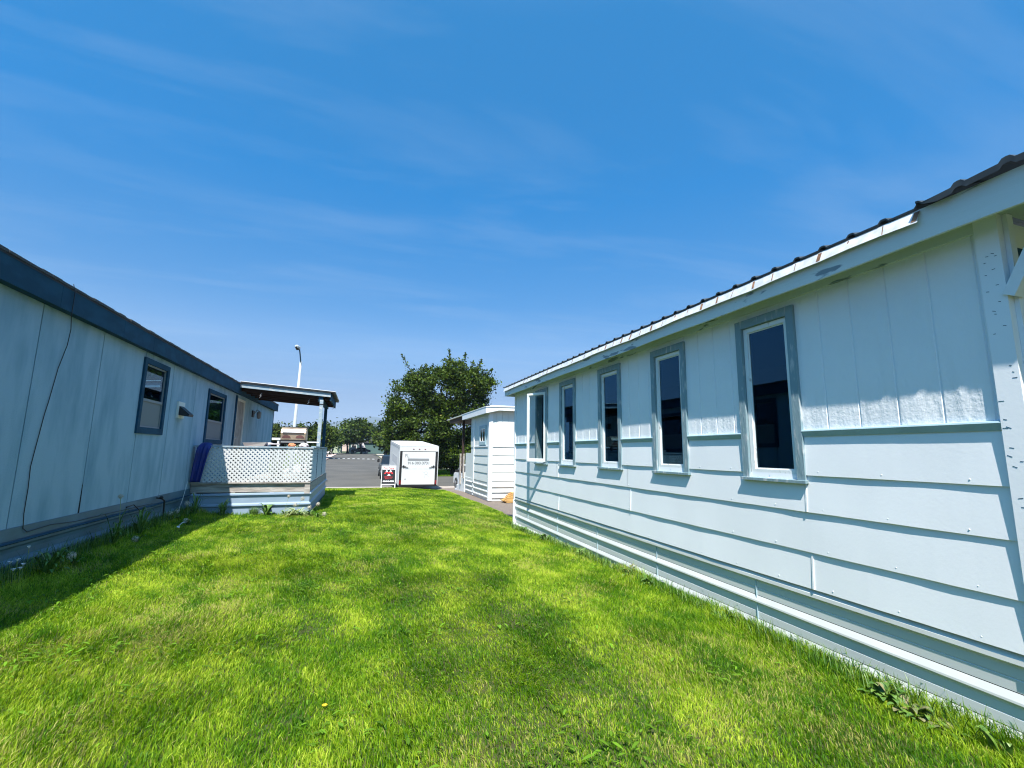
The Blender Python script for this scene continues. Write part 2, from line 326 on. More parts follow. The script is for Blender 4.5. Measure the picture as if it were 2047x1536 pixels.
# ---------------------------------------------------------------- grass
def noise2(x,y,seed=0,oct=((.35,1),(.9,.6),(2.3,.4))):
    r=np.random.default_rng(seed); s=0
    for f,a in oct:
        for _ in range(5):
            th=r.uniform(0,6.28); ph=r.uniform(0,6.28); ff=f*r.uniform(.6,1.5); s=s+a*np.sin((x*math.cos(th)+y*math.sin(th))*ff*6.28*.5+ph)/5**.5
    return s
def lawn_blades():
    bands=[(1.0,3.6,16000,.0040,.036),(3.6,5.6,11000,.0048,.038),(5.6,8.5,7000,.0060,.042),(8.5,13,3300,.0075,.046),(13,21,1800,.011,.05)]
    P=[]
    for y0,y1,den,w,h in bands:
        x0,x1=-3.25,(3.12)
        n=int((y1-y0)*(x1-x0+ .0)*den); x=RNG.uniform(x0,x1,n); y=RNG.uniform(y0,y1,n)
        d=np.stack([x,y],1); cx=x*math.cos(YAW)-y*math.sin(YAW); cz=x*math.sin(YAW)+y*math.cos(YAW)
        k=(np.abs(cx)<cz*1.16+.3)&(cz>1.2); 
        k&=~((x<-.92)&(y>11.1)&(y<16.3))
        # thin patches
        x,y=x[k],y[k]; P.append(np.stack([x,y,np.full(len(x),w),np.full(len(x),h)],1))
    # lawn right of the house end
    n=9000; x=RNG.uniform(3.1,3.42,n); y=RNG.uniform(9,20,n); P.append(np.stack([x,y,np.full(n,.008),np.full(n,.045)],1))
    P=np.concatenate(P); n=len(P); x,y,w,h=P.T
    pat=noise2(x*1.3,y*.55,3); pat2=noise2(x*3,y*2,5); dry=noise2(x*2.2,y*1.2,9)
    edge=np.clip(1-(3.05-x)/.35,0,1)*(x<3.1)*(y<9.2); ledge=np.clip(1-(x+3.2)/.45,0,1); dk=np.clip(1-np.maximum(np.maximum(np.abs(x+2.1)-1.15,0),np.abs(y-11.05))/.22,0,1)
    h=h*(1+.5*np.clip((x-2.3)/.8,0,1)*(y<5))*(1+.15*pat+.12*noise2(x*7,y*5,41)+.3*RNG.normal(size=n)*.6); h=np.clip(h,.018,.1)*(1+1.3*edge*RNG.random(n)**2+1.6*ledge*RNG.random(n)+1.5*dk*RNG.random(n))
    w=w*RNG.uniform(.7,1.3,n)
    z=G(x,y)-.004
    th=RNG.uniform(0,2*math.pi,n); lean=RNG.uniform(.1,.95,n); bd=RNG.uniform(0,2*math.pi,n)*.6+noise2(x,y,21)*1.5
    dx,dy=np.cos(bd)*lean*h,np.sin(bd)*lean*h; wx,wy=np.cos(th)*w/2,np.sin(th)*w/2
    v=np.zeros((n,5,3))
    v[:,0]=np.stack([x-wx,y-wy,z],1); v[:,1]=np.stack([x+wx,y+wy,z],1)
    v[:,2]=np.stack([x+dx*.35-wx*.85,y+dy*.35-wy*.85,z+h*.6],1); v[:,3]=np.stack([x+dx*.35+wx*.85,y+dy*.35+wy*.85,z+h*.6],1)
    v[:,4]=np.stack([x+dx,y+dy,z+h*(1-.25*lean)],1)
    b=np.arange(n)[:,None]*5
    q=b+np.array([[0,1,3,2]]); t=b+np.array([[2,3,4]])
    flat=np.concatenate([q,t],1).ravel(); fs=np.tile([4,3],n)
    # colours: per blade
    deep=np.array([.048,.16,.003]); mid=np.array([.185,.335,.004]); light=np.array([.50,.61,.055]); straw=np.array([.46,.44,.13])
    fine=noise2(x*9,y*6,31); rr_=np.hypot(x+6,(y-2)*.62); arc=np.sin(rr_*7.2+.8*noise2(x,y,51)); m=np.clip(.46-.25*np.clip((x-2.2)/.8,0,1)*(y<5)+.11*arc+.05*pat+.10*pat2+.17*fine+.24*RNG.normal(size=n),0,1)[:,None]
    c=np.where(m<.5,deep+(mid-deep)*m*2,mid+(light-mid)*(m-.5)*2)
    s=(RNG.random(n)<np.clip(.05+.20*(dry-.35)+.08*fine,.02,.5))[:,None]; c=np.where(s,straw*RNG.uniform(.8,1.1,(n,1)),c)
    c=c*RNG.uniform(.8,1.2,(n,1))
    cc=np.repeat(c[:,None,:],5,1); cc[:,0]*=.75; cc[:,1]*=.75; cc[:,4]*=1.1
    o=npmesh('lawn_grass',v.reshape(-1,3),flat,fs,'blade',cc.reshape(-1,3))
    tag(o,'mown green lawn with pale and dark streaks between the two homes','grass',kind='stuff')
lawn_blades()
def far_grass():
    P=[]
    for x0,x1,y0,y1,n in ((3.6,16,38.6,47,26000),(-16,-6.4,55,110,30000),(3.6,12,60,108,20000)):
        P.append(np.stack([RNG.uniform(x0,x1,n),RNG.uniform(y0,y1,n)],1))
    P=np.concatenate(P); x,y=P.T; n=len(P); z=G(x,y); h=RNG.uniform(.05,.1,n); th=RNG.uniform(0,6.28,n); w=.05
    v=np.zeros((n,3,3)); wx,wy=np.cos(th)*w,np.sin(th)*w
    v[:,0]=np.stack([x-wx,y-wy,z],1); v[:,1]=np.stack([x+wx,y+wy,z],1); v[:,2]=np.stack([x+wy*.6,y+wx*.6,z+h],1)
    c=np.array([.15,.26,.012])*RNG.uniform(.6,1.3,(n,1)); c=np.repeat(c[:,None],3,1)
    o=npmesh('verge_grass',v.reshape(-1,3),np.arange(n*3),np.full(n,3),'blade',c.reshape(-1,3)); tag(o,'sunlit grass verges beside the far streets','grass',kind='stuff')
far_grass()
def broad_leaves():
    # clover and dandelion leaves scattered through the lawn
    cl=[]; 
    for _ in range(800):
        y=RNG.uniform(1.7,12)**1; x=RNG.uniform(-2.9,2.85); k=RNG.integers(4,26); r=RNG.uniform(.05,.22); big=RNG.random()<.3
        for _ in range(k):
            cl.append((x+RNG.normal()*r,y+RNG.normal()*r,(RNG.uniform(.014,.032) if big else RNG.uniform(.007,.013))*(1+.04*y)))
    A=np.array(cl); k=(A[:,0]>-3.1)&(A[:,0]<2.95)&~((A[:,0]<-.95)&(A[:,1]>11)); A=A[k]; x,y,s=A.T; n=len(A)
    th=RNG.uniform(0,6.28,n); tl=RNG.uniform(.2,.9,n); z=G(x,y)+RNG.uniform(.018,.042,n)
    ca,sa=np.cos(th),np.sin(th); wd=.32
    wd=.24; pts=[(0,0,0),(.55,-wd*.7,.4),(1.1,-wd,.7),(1.7,0,.6),(1.1,wd,.7),(.55,wd*.7,.4)]
    v=np.zeros((n,6,3))
    for i,(a,b,c) in enumerate(pts):
        v[:,i,0]=x+s*(ca*a-sa*b)*1.2; v[:,i,1]=y+s*(sa*a+ca*b)*1.2; v[:,i,2]=z+s*c*tl
    b=np.arange(n)[:,None]*6; flat=(b+np.array([[0,1,2,3,4,5]])).ravel()
    c=np.array([.15,.30,.02])*RNG.uniform(.4,1.45,(n,1)); c=np.repeat(c[:,None],6,1)
    o=npmesh('clover_leaves',v.reshape(-1,3),flat,np.full(n,6),'blade',c.reshape(-1,3)); tag(o,'clover and broad weed leaves mixed through the lawn','ground cover',kind='stuff')
broad_leaves()
# ---------------------------------------------------------------- right-hand home
A=3.05
home=thing('mobile_home',(A,5.2,.15),'pale blue mobile home with five narrow windows and white skirting along the lawn','mobile home')
WC=[2.80,4.035,5.245,6.52,7.60]; WW=.56; WZ0,WZ1=1.375,2.68
Y0,Y1=1.42,9.03
holes=[(c-WW/2+.045,c+WW/2-.045) for c in WC]
def grooves(y0,y1):   # profile of vertical grooved panels, list of (y, offset into wall)
    g=[y for y in [1.444-.0,1.661,1.885,2.112,2.33,2.56]+[2.76+.2033*i for i in range(32)] if y0+.012<y<y1-.012]
    out=[(y0,0)]
    for y in g: out+=[(y-.007,0),(y-.003,.007),(y+.003,.007),(y+.007,0)]
    out.append((y1,0)); return out
def panels(mb,y0,y1,z0,z1,x=A):
    p=grooves(y0,y1); k=len(mb.v); mb.v+=[(x+o,y,z0) for y,o in p]+[(x+o,y,z1) for y,o in p]; n=len(p)
    mb.f+=[(k+i,k+i+1,k+n+i+1,k+n+i) for i in range(n-1)]
us=MB(); prev=Y0
for a,b in holes+[(Y1,Y1)]:
    panels(us,prev,a,1.735,2.80); 
    if a<Y1: panels(us,a,b,WZ1-.03,2.80)
    prev=b
us.build('upper_siding','panel',home)
# lap siding: four courses, each leaning out at its foot
ls=MB(); zs=[1.71,1.421,1.163,.885,.64]; zf=[1.71,1.432,1.185,.935,.683]
def lap(mb,y0,y1,i,x=A):
    f=lambda y,j: zs[j]+(zf[j]-zs[j])*(y-Y0)/(Y1-Y0)
    t=.013
    # subdivide a little and let the foot waver as real boards do
    n=max(1,int((y1-y0)/.09)); ys_=[y0+(y1-y0)*k/n for k in range(n+1)]; k0=len(mb.v)
    for y in ys_:
        wv=.0012*math.sin(y*3.1+i)+.0009*math.sin(y*9.7+2*i)+random.uniform(-.0004,.0004); zt,zb=f(y,i)+.004,f(y,i+1)+random.uniform(-.0007,.0007)
        mb.v+=[(x-.001,y,zt),(x-t-wv,y,zb),(x+.004,y,zb-.001)]
    for j in range(n):
        a=k0+3*j; mb.f+=[(a,a+3,a+4,a+1),(a+1,a+4,a+5,a+2)]
prev=Y0
for a,b in holes+[(Y1,Y1)]: lap(ls,prev,a,0); prev=b
for i,joins in ((1,[2.533,4.86,6.95]),(2,[4.80]),(3,[2.528,6.856])):
    p=Y0
    for j in joins+[Y1]: lap(ls,p,j-.0025 if j<Y1 else j,i); p=j+.0025
ls.build('lap_siding','siding',home)
nh=MB()
for i in range(4):
    for k_ in range(19):
        y=1.6+.405*k_+random.uniform(-.02,.02); f_=zs[i+1]+(zf[i+1]-zs[i+1])*(y-Y0)/(Y1-Y0); nh.sphere((A-.0125,y,f_+.026),.0042,6,4,(.6,1,1))
join_into(bpy.data.objects['lap_siding'],nh,'siding')
# joint strips over the butt joints
js=MB()
for y,i in ((2.533,1),(4.80,2),(2.528,3),(6.856,3),(6.86,1)):
    f=lambda j:zs[j]+(zf[j]-zs[j])*(y-Y0)/(Y1-Y0)
    MB().hexa([(A-.019,y-.006,f(i+1)+.002),(A+.0,y-.006,f(i+1)+.002),(A+.0,y+.006,f(i+1)+.002),(A-.019,y+.006,f(i+1)+.002),(A-.006,y-.006,f(i)-.004),(A+.01,y-.006,f(i)-.004),(A+.01,y+.006,f(i)-.004),(A-.006,y+.006,f(i)-.004)]).build('joint_strip','trimwhite',home)
bt=MB(); prev=Y0
for c in WC+[99]:
    a=c-WW/2 if c<99 else Y1
    MB().prism([(A+.01,1.748),(A-.022,1.742),(A-.026,1.733),(A-.008,1.696),(A+.01,1.696)],'y',prev,a).build('belt_trim','belt',home); prev=c+WW/2
fb=MB().box(A-.018,A+.01,Y0,Y1,2.738,2.797); fb.build('frieze_board','fascia',home)
# backing wall with openings kept clear: a dark lining box behind each window
bk=MB(); prev=Y0
for a,b in holes+[(Y1,Y1)]:
    bk.box(A+.012,A+.10,prev,a,.60,2.80)
    if a<Y1: bk.box(A+.012,A+.10,a,b,.60,WZ0+.02); bk.box(A+.012,A+.10,a,b,WZ1-.03,2.80)
    prev=b
bk.build('wall_core','siding',home)
ri=MB()
for (x0,x1,y0,y1,z0,z1) in ((A+2.4,A+2.45,Y0+.02,Y1-.02,.62,2.8),(A+.1,A+2.45,Y0,Y0+.02,.62,2.8),(A+.1,A+2.45,Y1-.02,Y1,.62,2.8),(A+.1,A+2.45,Y0,Y1,.60,.62),(A+.1,A+2.45,Y0,Y1,2.8,2.82)): ri.box(x0,x1,y0,y1,z0,z1)
ri.build('room_lining','dark',home)
# corner boards
cb=MB(); cb.box(A-.026,A+.02,Y0-.095,Y0,.62,2.797); cornerb=cb.build('corner_board','siding',home,label='nail-marked corner board at the near end of the wall')
cb=MB(); cb.box(A-.022,A+.02,Y1,Y1+.05,.62,2.797); cb.box(A-.03,A+.02,Y1+.02,Y1+.06,.1,.62); cb.build('corner_board','siding',home)
nm=MB()
for i in range(34):
    y=Y0-random.uniform(.012,.08); z=random.uniform(.9,2.6); a=random.uniform(-.2,.5); l=random.uniform(.004,.011)
    nm.bar((A-.0265,y-l*math.cos(a),z-l*math.sin(a)),(A-.0265,y+l*math.cos(a),z+l*math.sin(a)),.0025,.0012,(1,0,0))
join_into(cornerb,nm,'leftdark')
# end wall round the corner
ew=MB(); ew.box(A+.021,A+.07,Y0-.115,Y0-.001,.62,2.797); ew.build('end_wall','siding',home)
ew=MB(); ew.box(A+.071,A+.11,Y0-.06,Y0+.03,.62,2.797); ew.box(A+.11,A+5.5,Y0-.06,Y0+.03,.62,1.3); ew.box(A+.11,A+5.5,Y0-.06,Y0+.03,2.60,2.797); ew.box(A+1.1,A+5.5,Y0-.06,Y0+.03,1.3,2.60); ew.build('end_wall','siding',home)
def frame_yz(mb,x0,x1,y0,y1,z0,z1,w,wb=None):
    wb=wb or w; mb.box(x0,x1,y0,y0+w,z0,z1); mb.box(x0,x1,y1-w,y1,z0,z1); mb.box(x0,x1,y0+w,y1-w,z1-w,z1); mb.box(x0,x1,y0+w,y1-w,z0,z0+wb); return mb
def frame_xz(mb,y0,y1,x0,x1,z0,z1,w):
    mb.box(x0,x0+w,y0,y1,z0,z1); mb.box(x1-w,x1,y0,y1,z0,z1); mb.box(x0+w,x1-w,y0,y1,z1-w,z1); mb.box(x0+w,x1-w,y0,y1,z0,z0+w); return mb
wf=frame_xz(MB(),Y0-.09,Y0-.02,A+.105,A+1.12,1.28,2.64,.06).build('window','leftdark',home,label='dark framed window on the end wall at the picture edge')
frame_xz(MB(),Y0-.07,Y0-.03,A+.166,A+1.06,1.34,2.58,.05).build('sash','sash',wf); MB().box(A+.216,A+1.01,Y0-.05,Y0-.045,1.39,2.53).build('pane','glass',wf)
# porch brace running out from the corner under the roof
MB().bar((A+.0,1.318,2.36),(A+.0,1.10,2.79),.05,.075,(1,0,0)).build('porch_brace','trimwhite',home)
# eaves
YE=9.25
so_=MB().box(2.889,A+.02,-1.2,YE-.02,2.797,2.81); so_.build('soffit','soffit',home)
MB().box(A+.02,A+5,-1.2,Y0-.1,2.80,2.815).build('porch_ceiling','soffit',home)
fa=MB()
n=60
for i in range(n):   # long fascia board, slightly wavy
    ya=-1.2+(YE+1.2)*i/n; yb=-1.2+(YE+1.2)*(i+1)/n; g=lambda y:.003*math.sin(y*2.1)+.002*math.sin(y*5.3)
    fa.hexa([(2.868,ya,2.736+g(ya)),(2.888,ya,2.736+g(ya)),(2.888,yb,2.736+g(yb)),(2.868,yb,2.736+g(yb)),(2.868,ya,2.915),(2.888,ya,2.915),(2.888,yb,2.915),(2.868,yb,2.915)])
fa.build('fascia','fascia',home)
MB().prism([(2.868,2.736),(2.868,2.915),(5.5,3.5),(5.5,3.42),(3.1,2.84),(3.1,2.736)],'y',YE,YE+.02).build('rake_board','fascia',home)
fl=MB(); st=MB(); y=1.56; i=0
while y<YE+.02:
    y2=min(y+.19,YE+.03); w=lambda t:.004*math.sin(t*4)+.003*math.sin(t*11)
    za,zb=2.838+w(y),2.838+w(y2)
    fl.add([(2.836,y,za),(2.836,y2,zb),(2.862,y2,2.908),(2.862,y,2.908),(2.90,y,2.921),(2.90,y2,2.921)],[(0,1,2,3),(3,2,5,4)])
    if random.random()<.8:
        k=y+random.uniform(-.012,.012); ww=random.choice([.006,.01,.02,.028]); sw=random.uniform(-.004,.012)
        st.add([(2.865,k-ww/2,2.905),(2.865,k+ww/2,2.905),(2.842,k+ww/2+sw,2.846),(2.842,k-ww/2+sw,2.846)],[(0,1,2,3)])
    y=y2; i+=1
for v in range(len(st.v)): a=st.v[v]; st.v[v]=(a[0]-.0045,a[1],a[2])
flo=fl.build('drip_flashing','galv',home); join_into(flo,st,'rust')
rf=MB(); prof=[]; y=-1.2
while y<YE+.06:
    prof+=[(y,0),(y+.06,.0),(y+.075,.017),(y+.09,.019),(y+.105,.017),(y+.12,0)]; y+=.19
k=len(prof); sl_=.22
for px_,dz in ((2.856,0),(5.5,(5.5-2.838)*sl_)):
    rf.v+=[(px_+(-.036 if yy<1.55 and px_<3 else 0),yy,2.928+dz+h+(0.012*math.sin(yy*7)+.012 if yy<1.5 else 0)) for yy,h in prof]
rf.f+=[(i,i+1,k+i+1,k+i) for i in range(k-1)]
rf.v+=[(v[0]+.002,v[1],v[2]-.012-(0.02 if v[1]<1.5 else 0)) for v in rf.v[:k]]
rf.f+=[(i,i+1,2*k+i+1,2*k+i) for i in range(k-1)]
rf.build('roof','roofmetal',home)
# skirting
def skirt(x,y0,y1,lv0,lv1,parent,m,mrib,sgn=-1,out=(0,)):
    # lv: z of top rail, rib 1, rib 2, bottom ; linear along y
    mbp=MB(); mr=MB(); n=24
    def zz(k,y): return lv0[k]+(lv1[k]-lv0[k])*(y-y0)/(y1-y0)
    for i in range(n):
        a=y0+(y1-y0)*i/n; b=y0+(y1-y0)*(i+1)/n
        def strip(mb,pa):
            p=[pa(a),pa(b)]; k0=len(mb.v); m_=len(p[0])
            for q,yy in zip(p,(a,b)): mb.v.extend((x+sgn*o,yy,z) for o,z in q)
            mb.f.extend((k0+j,k0+m_+j,k0+m_+j+1,k0+j+1) for j in range(m_-1))
        t0=lambda y:zz(0,y); 
        ribs=len(lv0)-2
        for r in range(ribs+1):
            top=lambda y,r=r: zz(r,y)-.045; bot=lambda y,r=r: zz(r+1,y)
            strip(mbp,lambda y:[(.004,top(y)),(.0,top(y)-.02),(.0,(top(y)+bot(y))/2+.004),(-.004,(top(y)+bot(y))/2),(.0,(top(y)+bot(y))/2-.004),(.0,bot(y)+.01)])
        for r in range(ribs+1):
            q_=1.35 if r==0 else 1; strip(mr,lambda y:[(.0,zz(r,y)+.006),(.014*q_,zz(r,y)-.030+.012*(q_>1)),(.015*q_,zz(r,y)-.041),(.010*q_,zz(r,y)-.048),(.002,zz(r,y)-.050)])
        strip(mr,lambda y:[(0,zz(ribs+1,y)+.02),(.02,zz(ribs+1,y)),(.02,zz(ribs+1,y)-.1)])
    sk=mbp.build('skirting',m,parent); mr.build('skirting_rib',mrib,sk)
    return sk
sk=skirt(A+.012,Y0-.3,Y1+.03,(.622,.435,.262,.215),(.672,.53,.345,.15),home,'skirt','skirtrib')
for y in (3.05,4.35,5.65,6.95,8.3): MB().box(A+.004,A+.013,y-.002,y+.002,.22,.60).build('skirting_joint','belt',sk)
# five casement windows
def casement(c,open_=0,extra=None):
    y0,y1=c-WW/2,c+WW/2
    f=MB(); w=.062
    f.box(A-.024,A+.02,y0,y0+w,WZ0,WZ1); f.box(A-.024,A+.02,y1-w,y1,WZ0,WZ1); f.box(A-.026,A+.02,y0,y1,WZ1,WZ1+.005); f.box(A-.0242,A+.02,y0+w,y1-w,WZ1-w,WZ1)
    # jambs going back
    f.box(A+.02,A+.09,y0+w-.012,y0+w,WZ0,WZ1-w); f.box(A+.02,A+.09,y1-w,y1-w+.012,WZ0,WZ1-w); f.box(A+.02,A+.09,y0+w,y1-w,WZ1-w,WZ1-w+.012)
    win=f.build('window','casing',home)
    if extra: win['label']=extra
    s=MB(); s.add([(A-.038,y0-.012,WZ0-.012),(A+.09,y0-.012,WZ0+.0),(A+.09,y1+.012,WZ0+.0),(A-.038,y1+.012,WZ0-.012),(A-.038,y0-.012,WZ0+.008),(A+.09,y0-.012,WZ0+.028),(A+.09,y1+.012,WZ0+.028),(A-.038,y1+.012,WZ0+.008)],[(0,3,2,1),(4,5,6,7),(0,1,5,4),(1,2,6,5),(2,3,7,6),(3,0,4,7)])
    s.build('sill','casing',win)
    a,b=y0+w+.004,y1-w-.004; z0,z1=WZ0+.032,WZ1-w-.004
    # sash and pane, hinged at its near edge
    sx0,sx1=A+.000,A+.03
    sb=frame_yz(MB(),sx0,sx1,a,b,z0,z1,.036,.045); frame_yz(sb,sx0+.012,sx1-.004,a+.036,b-.036,z0+.045,z1-.036,.01)
    pb=MB().box(sx0+.016,sx0+.020,a+.040,b-.040,z0+.049,z1-.040)
    if open_:
        R=Matrix.Rotation(open_,3,'Z'); pv=Vector((sx0,a,0))
        for q in (sb,pb): q.v=[tuple(R@(Vector(v)-pv)+pv+Vector((-.03,0,0))) for v in q.v]
    sb.build('sash','sash',win); pb.build('pane','clearglass' if open_ else 'glass',win)
    return win
casement(WC[0],0,'nearest and largest-looking narrow window of the blue home')
casement(WC[1]); casement(WC[2]); casement(WC[3])
casement(WC[4],rad(27),'narrow casement window standing open at the far end')
# what shows behind the glass
for c,o in ((WC[0],.02),(WC[4],-.02)):
    cu=MB()
    for i in range(6): cu.box(A+.16+.012*(i%2),A+.172+.012*(i%2),c-WW/2+.03+i*.016,c-WW/2+.044+i*.016,1.4,2.62)
    cu.build('curtain','curtain',home)
bl=MB()
for i in range(22): bl.bar((A+.14,WC[3]-.2,1.5+i*.03),(A+.14,WC[3]+.2,1.5+i*.03),.022,.003,(.5,0,1))
bl.build('window_blind','blind',home)
lc=MB()
for i in range(40):
    y=WC[1]-.2+random.random()*.4; z=1.42+random.random()*.12; lc.tube([(A+.13,y+.018*math.cos(t),z+.018*math.sin(t)) for t in np.linspace(0,6.28,9)],.002,4,False)
lc.build('lace_curtain','cloth',home)
# ---------------------------------------------------------------- left-hand home
B=-3.24
lh=thing('mobile_home',(B,8,.3),'weathered blue-grey mobile home with dark fascia and peeling panels, left of the lawn','mobile home')
LY0,LY1=-5,19.87
openings=[(8.405,9.386,1.77,2.945),(11.66,13.07,1.66,2.87),(14.12,15.02,.86,2.93)]
lp=MB(); 
seams=[5.98-1.23*k for k in range(8,0,-1)]+[5.98,7.214,8.466,9.63]+[9.63+1.22*k for k in range(1,9)]
seams=[s for s in seams if LY0<s<LY1]
edges=[LY0]+seams+[LY1]
def cut(y0,y1,z0,z1):
    rects=[(y0,y1,z0,z1)]
    for oy0,oy1,oz0,oz1 in openings:
        oy0+=.03; oy1-=.03; oz0+=.03; oz1-=.03; nr=[]
        for a,b,c,d in rects:
            if oy1<=a or oy0>=b: nr.append((a,b,c,d)); continue
            if oy0>a: nr.append((a,oy0,c,d))
            if oy1<b: nr.append((oy1,b,c,d))
            aa,bb=max(a,oy0),min(b,oy1)
            if oz0>c: nr.append((aa,bb,c,oz0))
            if oz1<d: nr.append((aa,bb,oz1,d))
        rects=nr
    return rects
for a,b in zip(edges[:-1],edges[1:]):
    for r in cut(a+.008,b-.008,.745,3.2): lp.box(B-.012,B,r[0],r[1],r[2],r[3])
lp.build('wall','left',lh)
lb=MB()
for r in cut(LY0,LY1,.3,3.25): lb.box(B-.06,B-.013,*r)
lb.build('wall_backing','dark',lh)
MB().box(B-5,B-.07,LY1-.06,LY1,.3,3.25).build('end_wall','left',lh); MB().box(B,B+.012,LY1-.05,LY1+.002,.745,3.1).build('corner_strip','leftdark',lh)
MB().box(B-2.5,B-2.45,LY0,LY1,.3,3.2).build('room_lining','dark',lh)
# sprung seam: warped panel edge with a dark gap
MB().add([(B+.001,7.19,.745),(B+.001,7.228,.745),(B+.001,7.226,.93),(B+.001,7.219,1.12),(B+.001,7.20,1.08),(B+.001,7.196,.92)],[(0,1,2,3,4,5)]).build('split_seam','dark',lh)
# darker battens on some seams
fs_=MB()
joints=[6.0,7.4,8.35,9.8,10.6,12.6,15.0,17.2]; p=LY0
for j in [-2.2,.2,2.6,4.0]+joints+[19.95]:
    fs_.box(B+.10+random.uniform(-.003,.003),B+.125,p,j-.004,3.022+random.uniform(-.006,.006),3.27); p=j
fs_.build('fascia','leftdark',lh)
MB().box(B-.02,B+.10,LY0,19.95,3.035,3.06).build('soffit','leftdark',lh)
MB().prism([(B+.125,3.03),(B+.125,3.27),(B-3,3.75),(B-3,3.5)],'y',19.95,19.97).build('rake_board','leftdark',lh)
rs=MB(); n=160
for i in range(n):
    a=LY0+(19.98-LY0)*i/n; b=LY0+(19.98-LY0)*(i+1)/n; e=random.uniform(0,.014); h=random.uniform(0,.008)
    rs.hexa([(B-3,a,3.85),(B+.135+e,a,3.272),(B+.135+e,b,3.272),(B-3,b,3.85),(B-3,a,3.88),(B+.133+e,a,3.297+h),(B+.133+e,b,3.297+h),(B-3,b,3.88)])
rs.build('roof','shingle',lh)
MB().box(B+.127,B+.131,LY0,19.95,3.255,3.271).build('drip_edge','black',lh)
MB().box(B-.012,B+.014,LY0,LY1,.62,.744).build('base_board','leftskirt',lh)
skl=MB(); n=len([0])
prof=[(.0,.62),(.012,.61),(.03,.585),(.03,.565),(.006,.54),(.0,.50),(.0,.44),(.012,.43),(.032,.40),(.032,.375),(.006,.35),(0,.3),(0,.1)]
k=0
skl.v=[(B+o,LY0,z) for o,z in prof]+[(B+o,11.1,z) for o,z in prof]+[(B+o,16.3,z) for o,z in prof]+[(B+o,LY1,z) for o,z in prof]; m_=len(prof)
skl.f=[(j+s*m_,j+1+s*m_,j+1+(s+1)*m_,j+(s+1)*m_) for s in (0,1,2) for j in range(m_-1)]
skl.build('skirting','leftskirt',lh)
def sash_window(y0,y1,z0,z1,mid,label):
    w=frame_yz(MB(),B-.02,B+.028,y0,y1,z0,z1,.085,.10).build('window','leftdark',lh,label=label)
    f=frame_yz(MB(),B-.03,B+.0,y0+.085,y1-.085,z0+.10,z1-.085,.022); f.box(B-.03,B+.002,y0+.107,y1-.107,mid-.02,mid+.02); f.build('sash','grey',w)
    MB().box(B-.022,B-.018,y0+.107,y1-.107,z0+.12,z1-.105).build('pane','glass',w)
    MB().box(B-.016,B-.014,y0+.11,y1-.11,z0+.123,mid-.02).build('insect_screen','blind',w)
    return w
sash_window(*openings[0],2.30,'sash window beside the exhaust vent'); sash_window(*openings[1],2.18,'wider sash window beside the deck door')
df=MB(); y0,y1,z0,z1=openings[2]; df.box(B-.03,B+.03,y0,y0+.06,z0,z1); df.box(B-.03,B+.03,y1-.06,y1,z0,z1); df.box(B-.03,B+.03,y0+.06,y1-.06,z1-.06,z1)
df.build('door_frame','cream',lh)
dr=MB().box(B-.03,B+.002,y0+.062,y1-.062,z0,z1-.062).build('door','door',lh); MB().sphere((B+.03,y0+.12,1.85),.03).build('handle','rim',dr)
MB().box(B+.0,B+.035,y0-.09,y0-.002,z0,z1+.06).build('door_trim','leftdark',lh)
ve=MB().box(B,B+.03,9.95,10.27,2.11,2.41).build('exhaust_vent','cream',lh)
MB().add([(B+.03,9.99,2.33),(B+.03,10.23,2.33),(B+.20,10.23,2.18),(B+.20,9.99,2.18),(B+.03,9.99,2.16),(B+.03,10.23,2.16),(B+.19,9.99,2.14),(B+.19,10.23,2.14)],[(0,1,2,3),(0,3,6,4),(1,2,7,5),(2,3,6,7),(4,5,7,6)]).build('vent_hood','black',ve)
wl_=MB().box(B,B+.03,16.1,16.35,2.55,2.75).build('wall_lamp','black',lh)
MB().tube([(B+.02,16.22,2.6),(B+.12,16.22,2.78),(B+.18,16.22,2.74)],.012).tube([(B+.18,16.22,2.74),(B+.18,16.22,2.70),(B+.18,16.22,2.52),(B+.18,16.22,2.50)],[.02,.07,.055,.02]).build('lamp_shade','grey',wl_)
# cable down the wall, pipes along the base
cp=[(B+.13,6.15,3.33),(B+.15,6.16,3.25),(B+.14,6.18,3.1),(B+.135,6.19,2.98),(B+.07,6.35,2.86),(B+.02,6.43,2.69),(B+.012,6.351,2.41),(B+.010,6.282,2.02),(B+.010,6.252,1.9),(B+.010,6.167,1.34),(B+.010,6.185,1.12),(B+.010,6.185,.867),(B+.02,6.19,.719),(B+.03,6.24,.674),(B+.035,6.62,.693),(B+.035,7.1,.66),(B+.035,8.0,.655),(B+.035,9.3,.64)]
MB().tube(cp,.0042,6).build('wall_cable','black',lh)
MB().tube([(B+.04,5.0,.60),(B+.045,7.0,.61),(B+.045,9.0,.605),(B+.045,11.1,.62)],.012,6).build('water_pipe','leftdark',lh)
MB().tube([(B+.03,8.4,.68),(B+.06,8.55,.70),(B+.09,8.7,.60),(B+.09,8.76,.35)],.008,6).build('hose_bend','black',lh)
MB().tube([(B+.03,9.45,.72),(B+.10,9.48,.70),(B+.12,9.55,.66),(B+.11,9.62,.28)],.014,6).sphere((B+.10,9.46,.72),.03).build('faucet_pipe','black',lh)
MB().tube([(B+.03,10.9,.9),(B+.1,10.5,.6),(B+.13,10.2,.35)],.004,5).build('loose_wire','cream',lh)
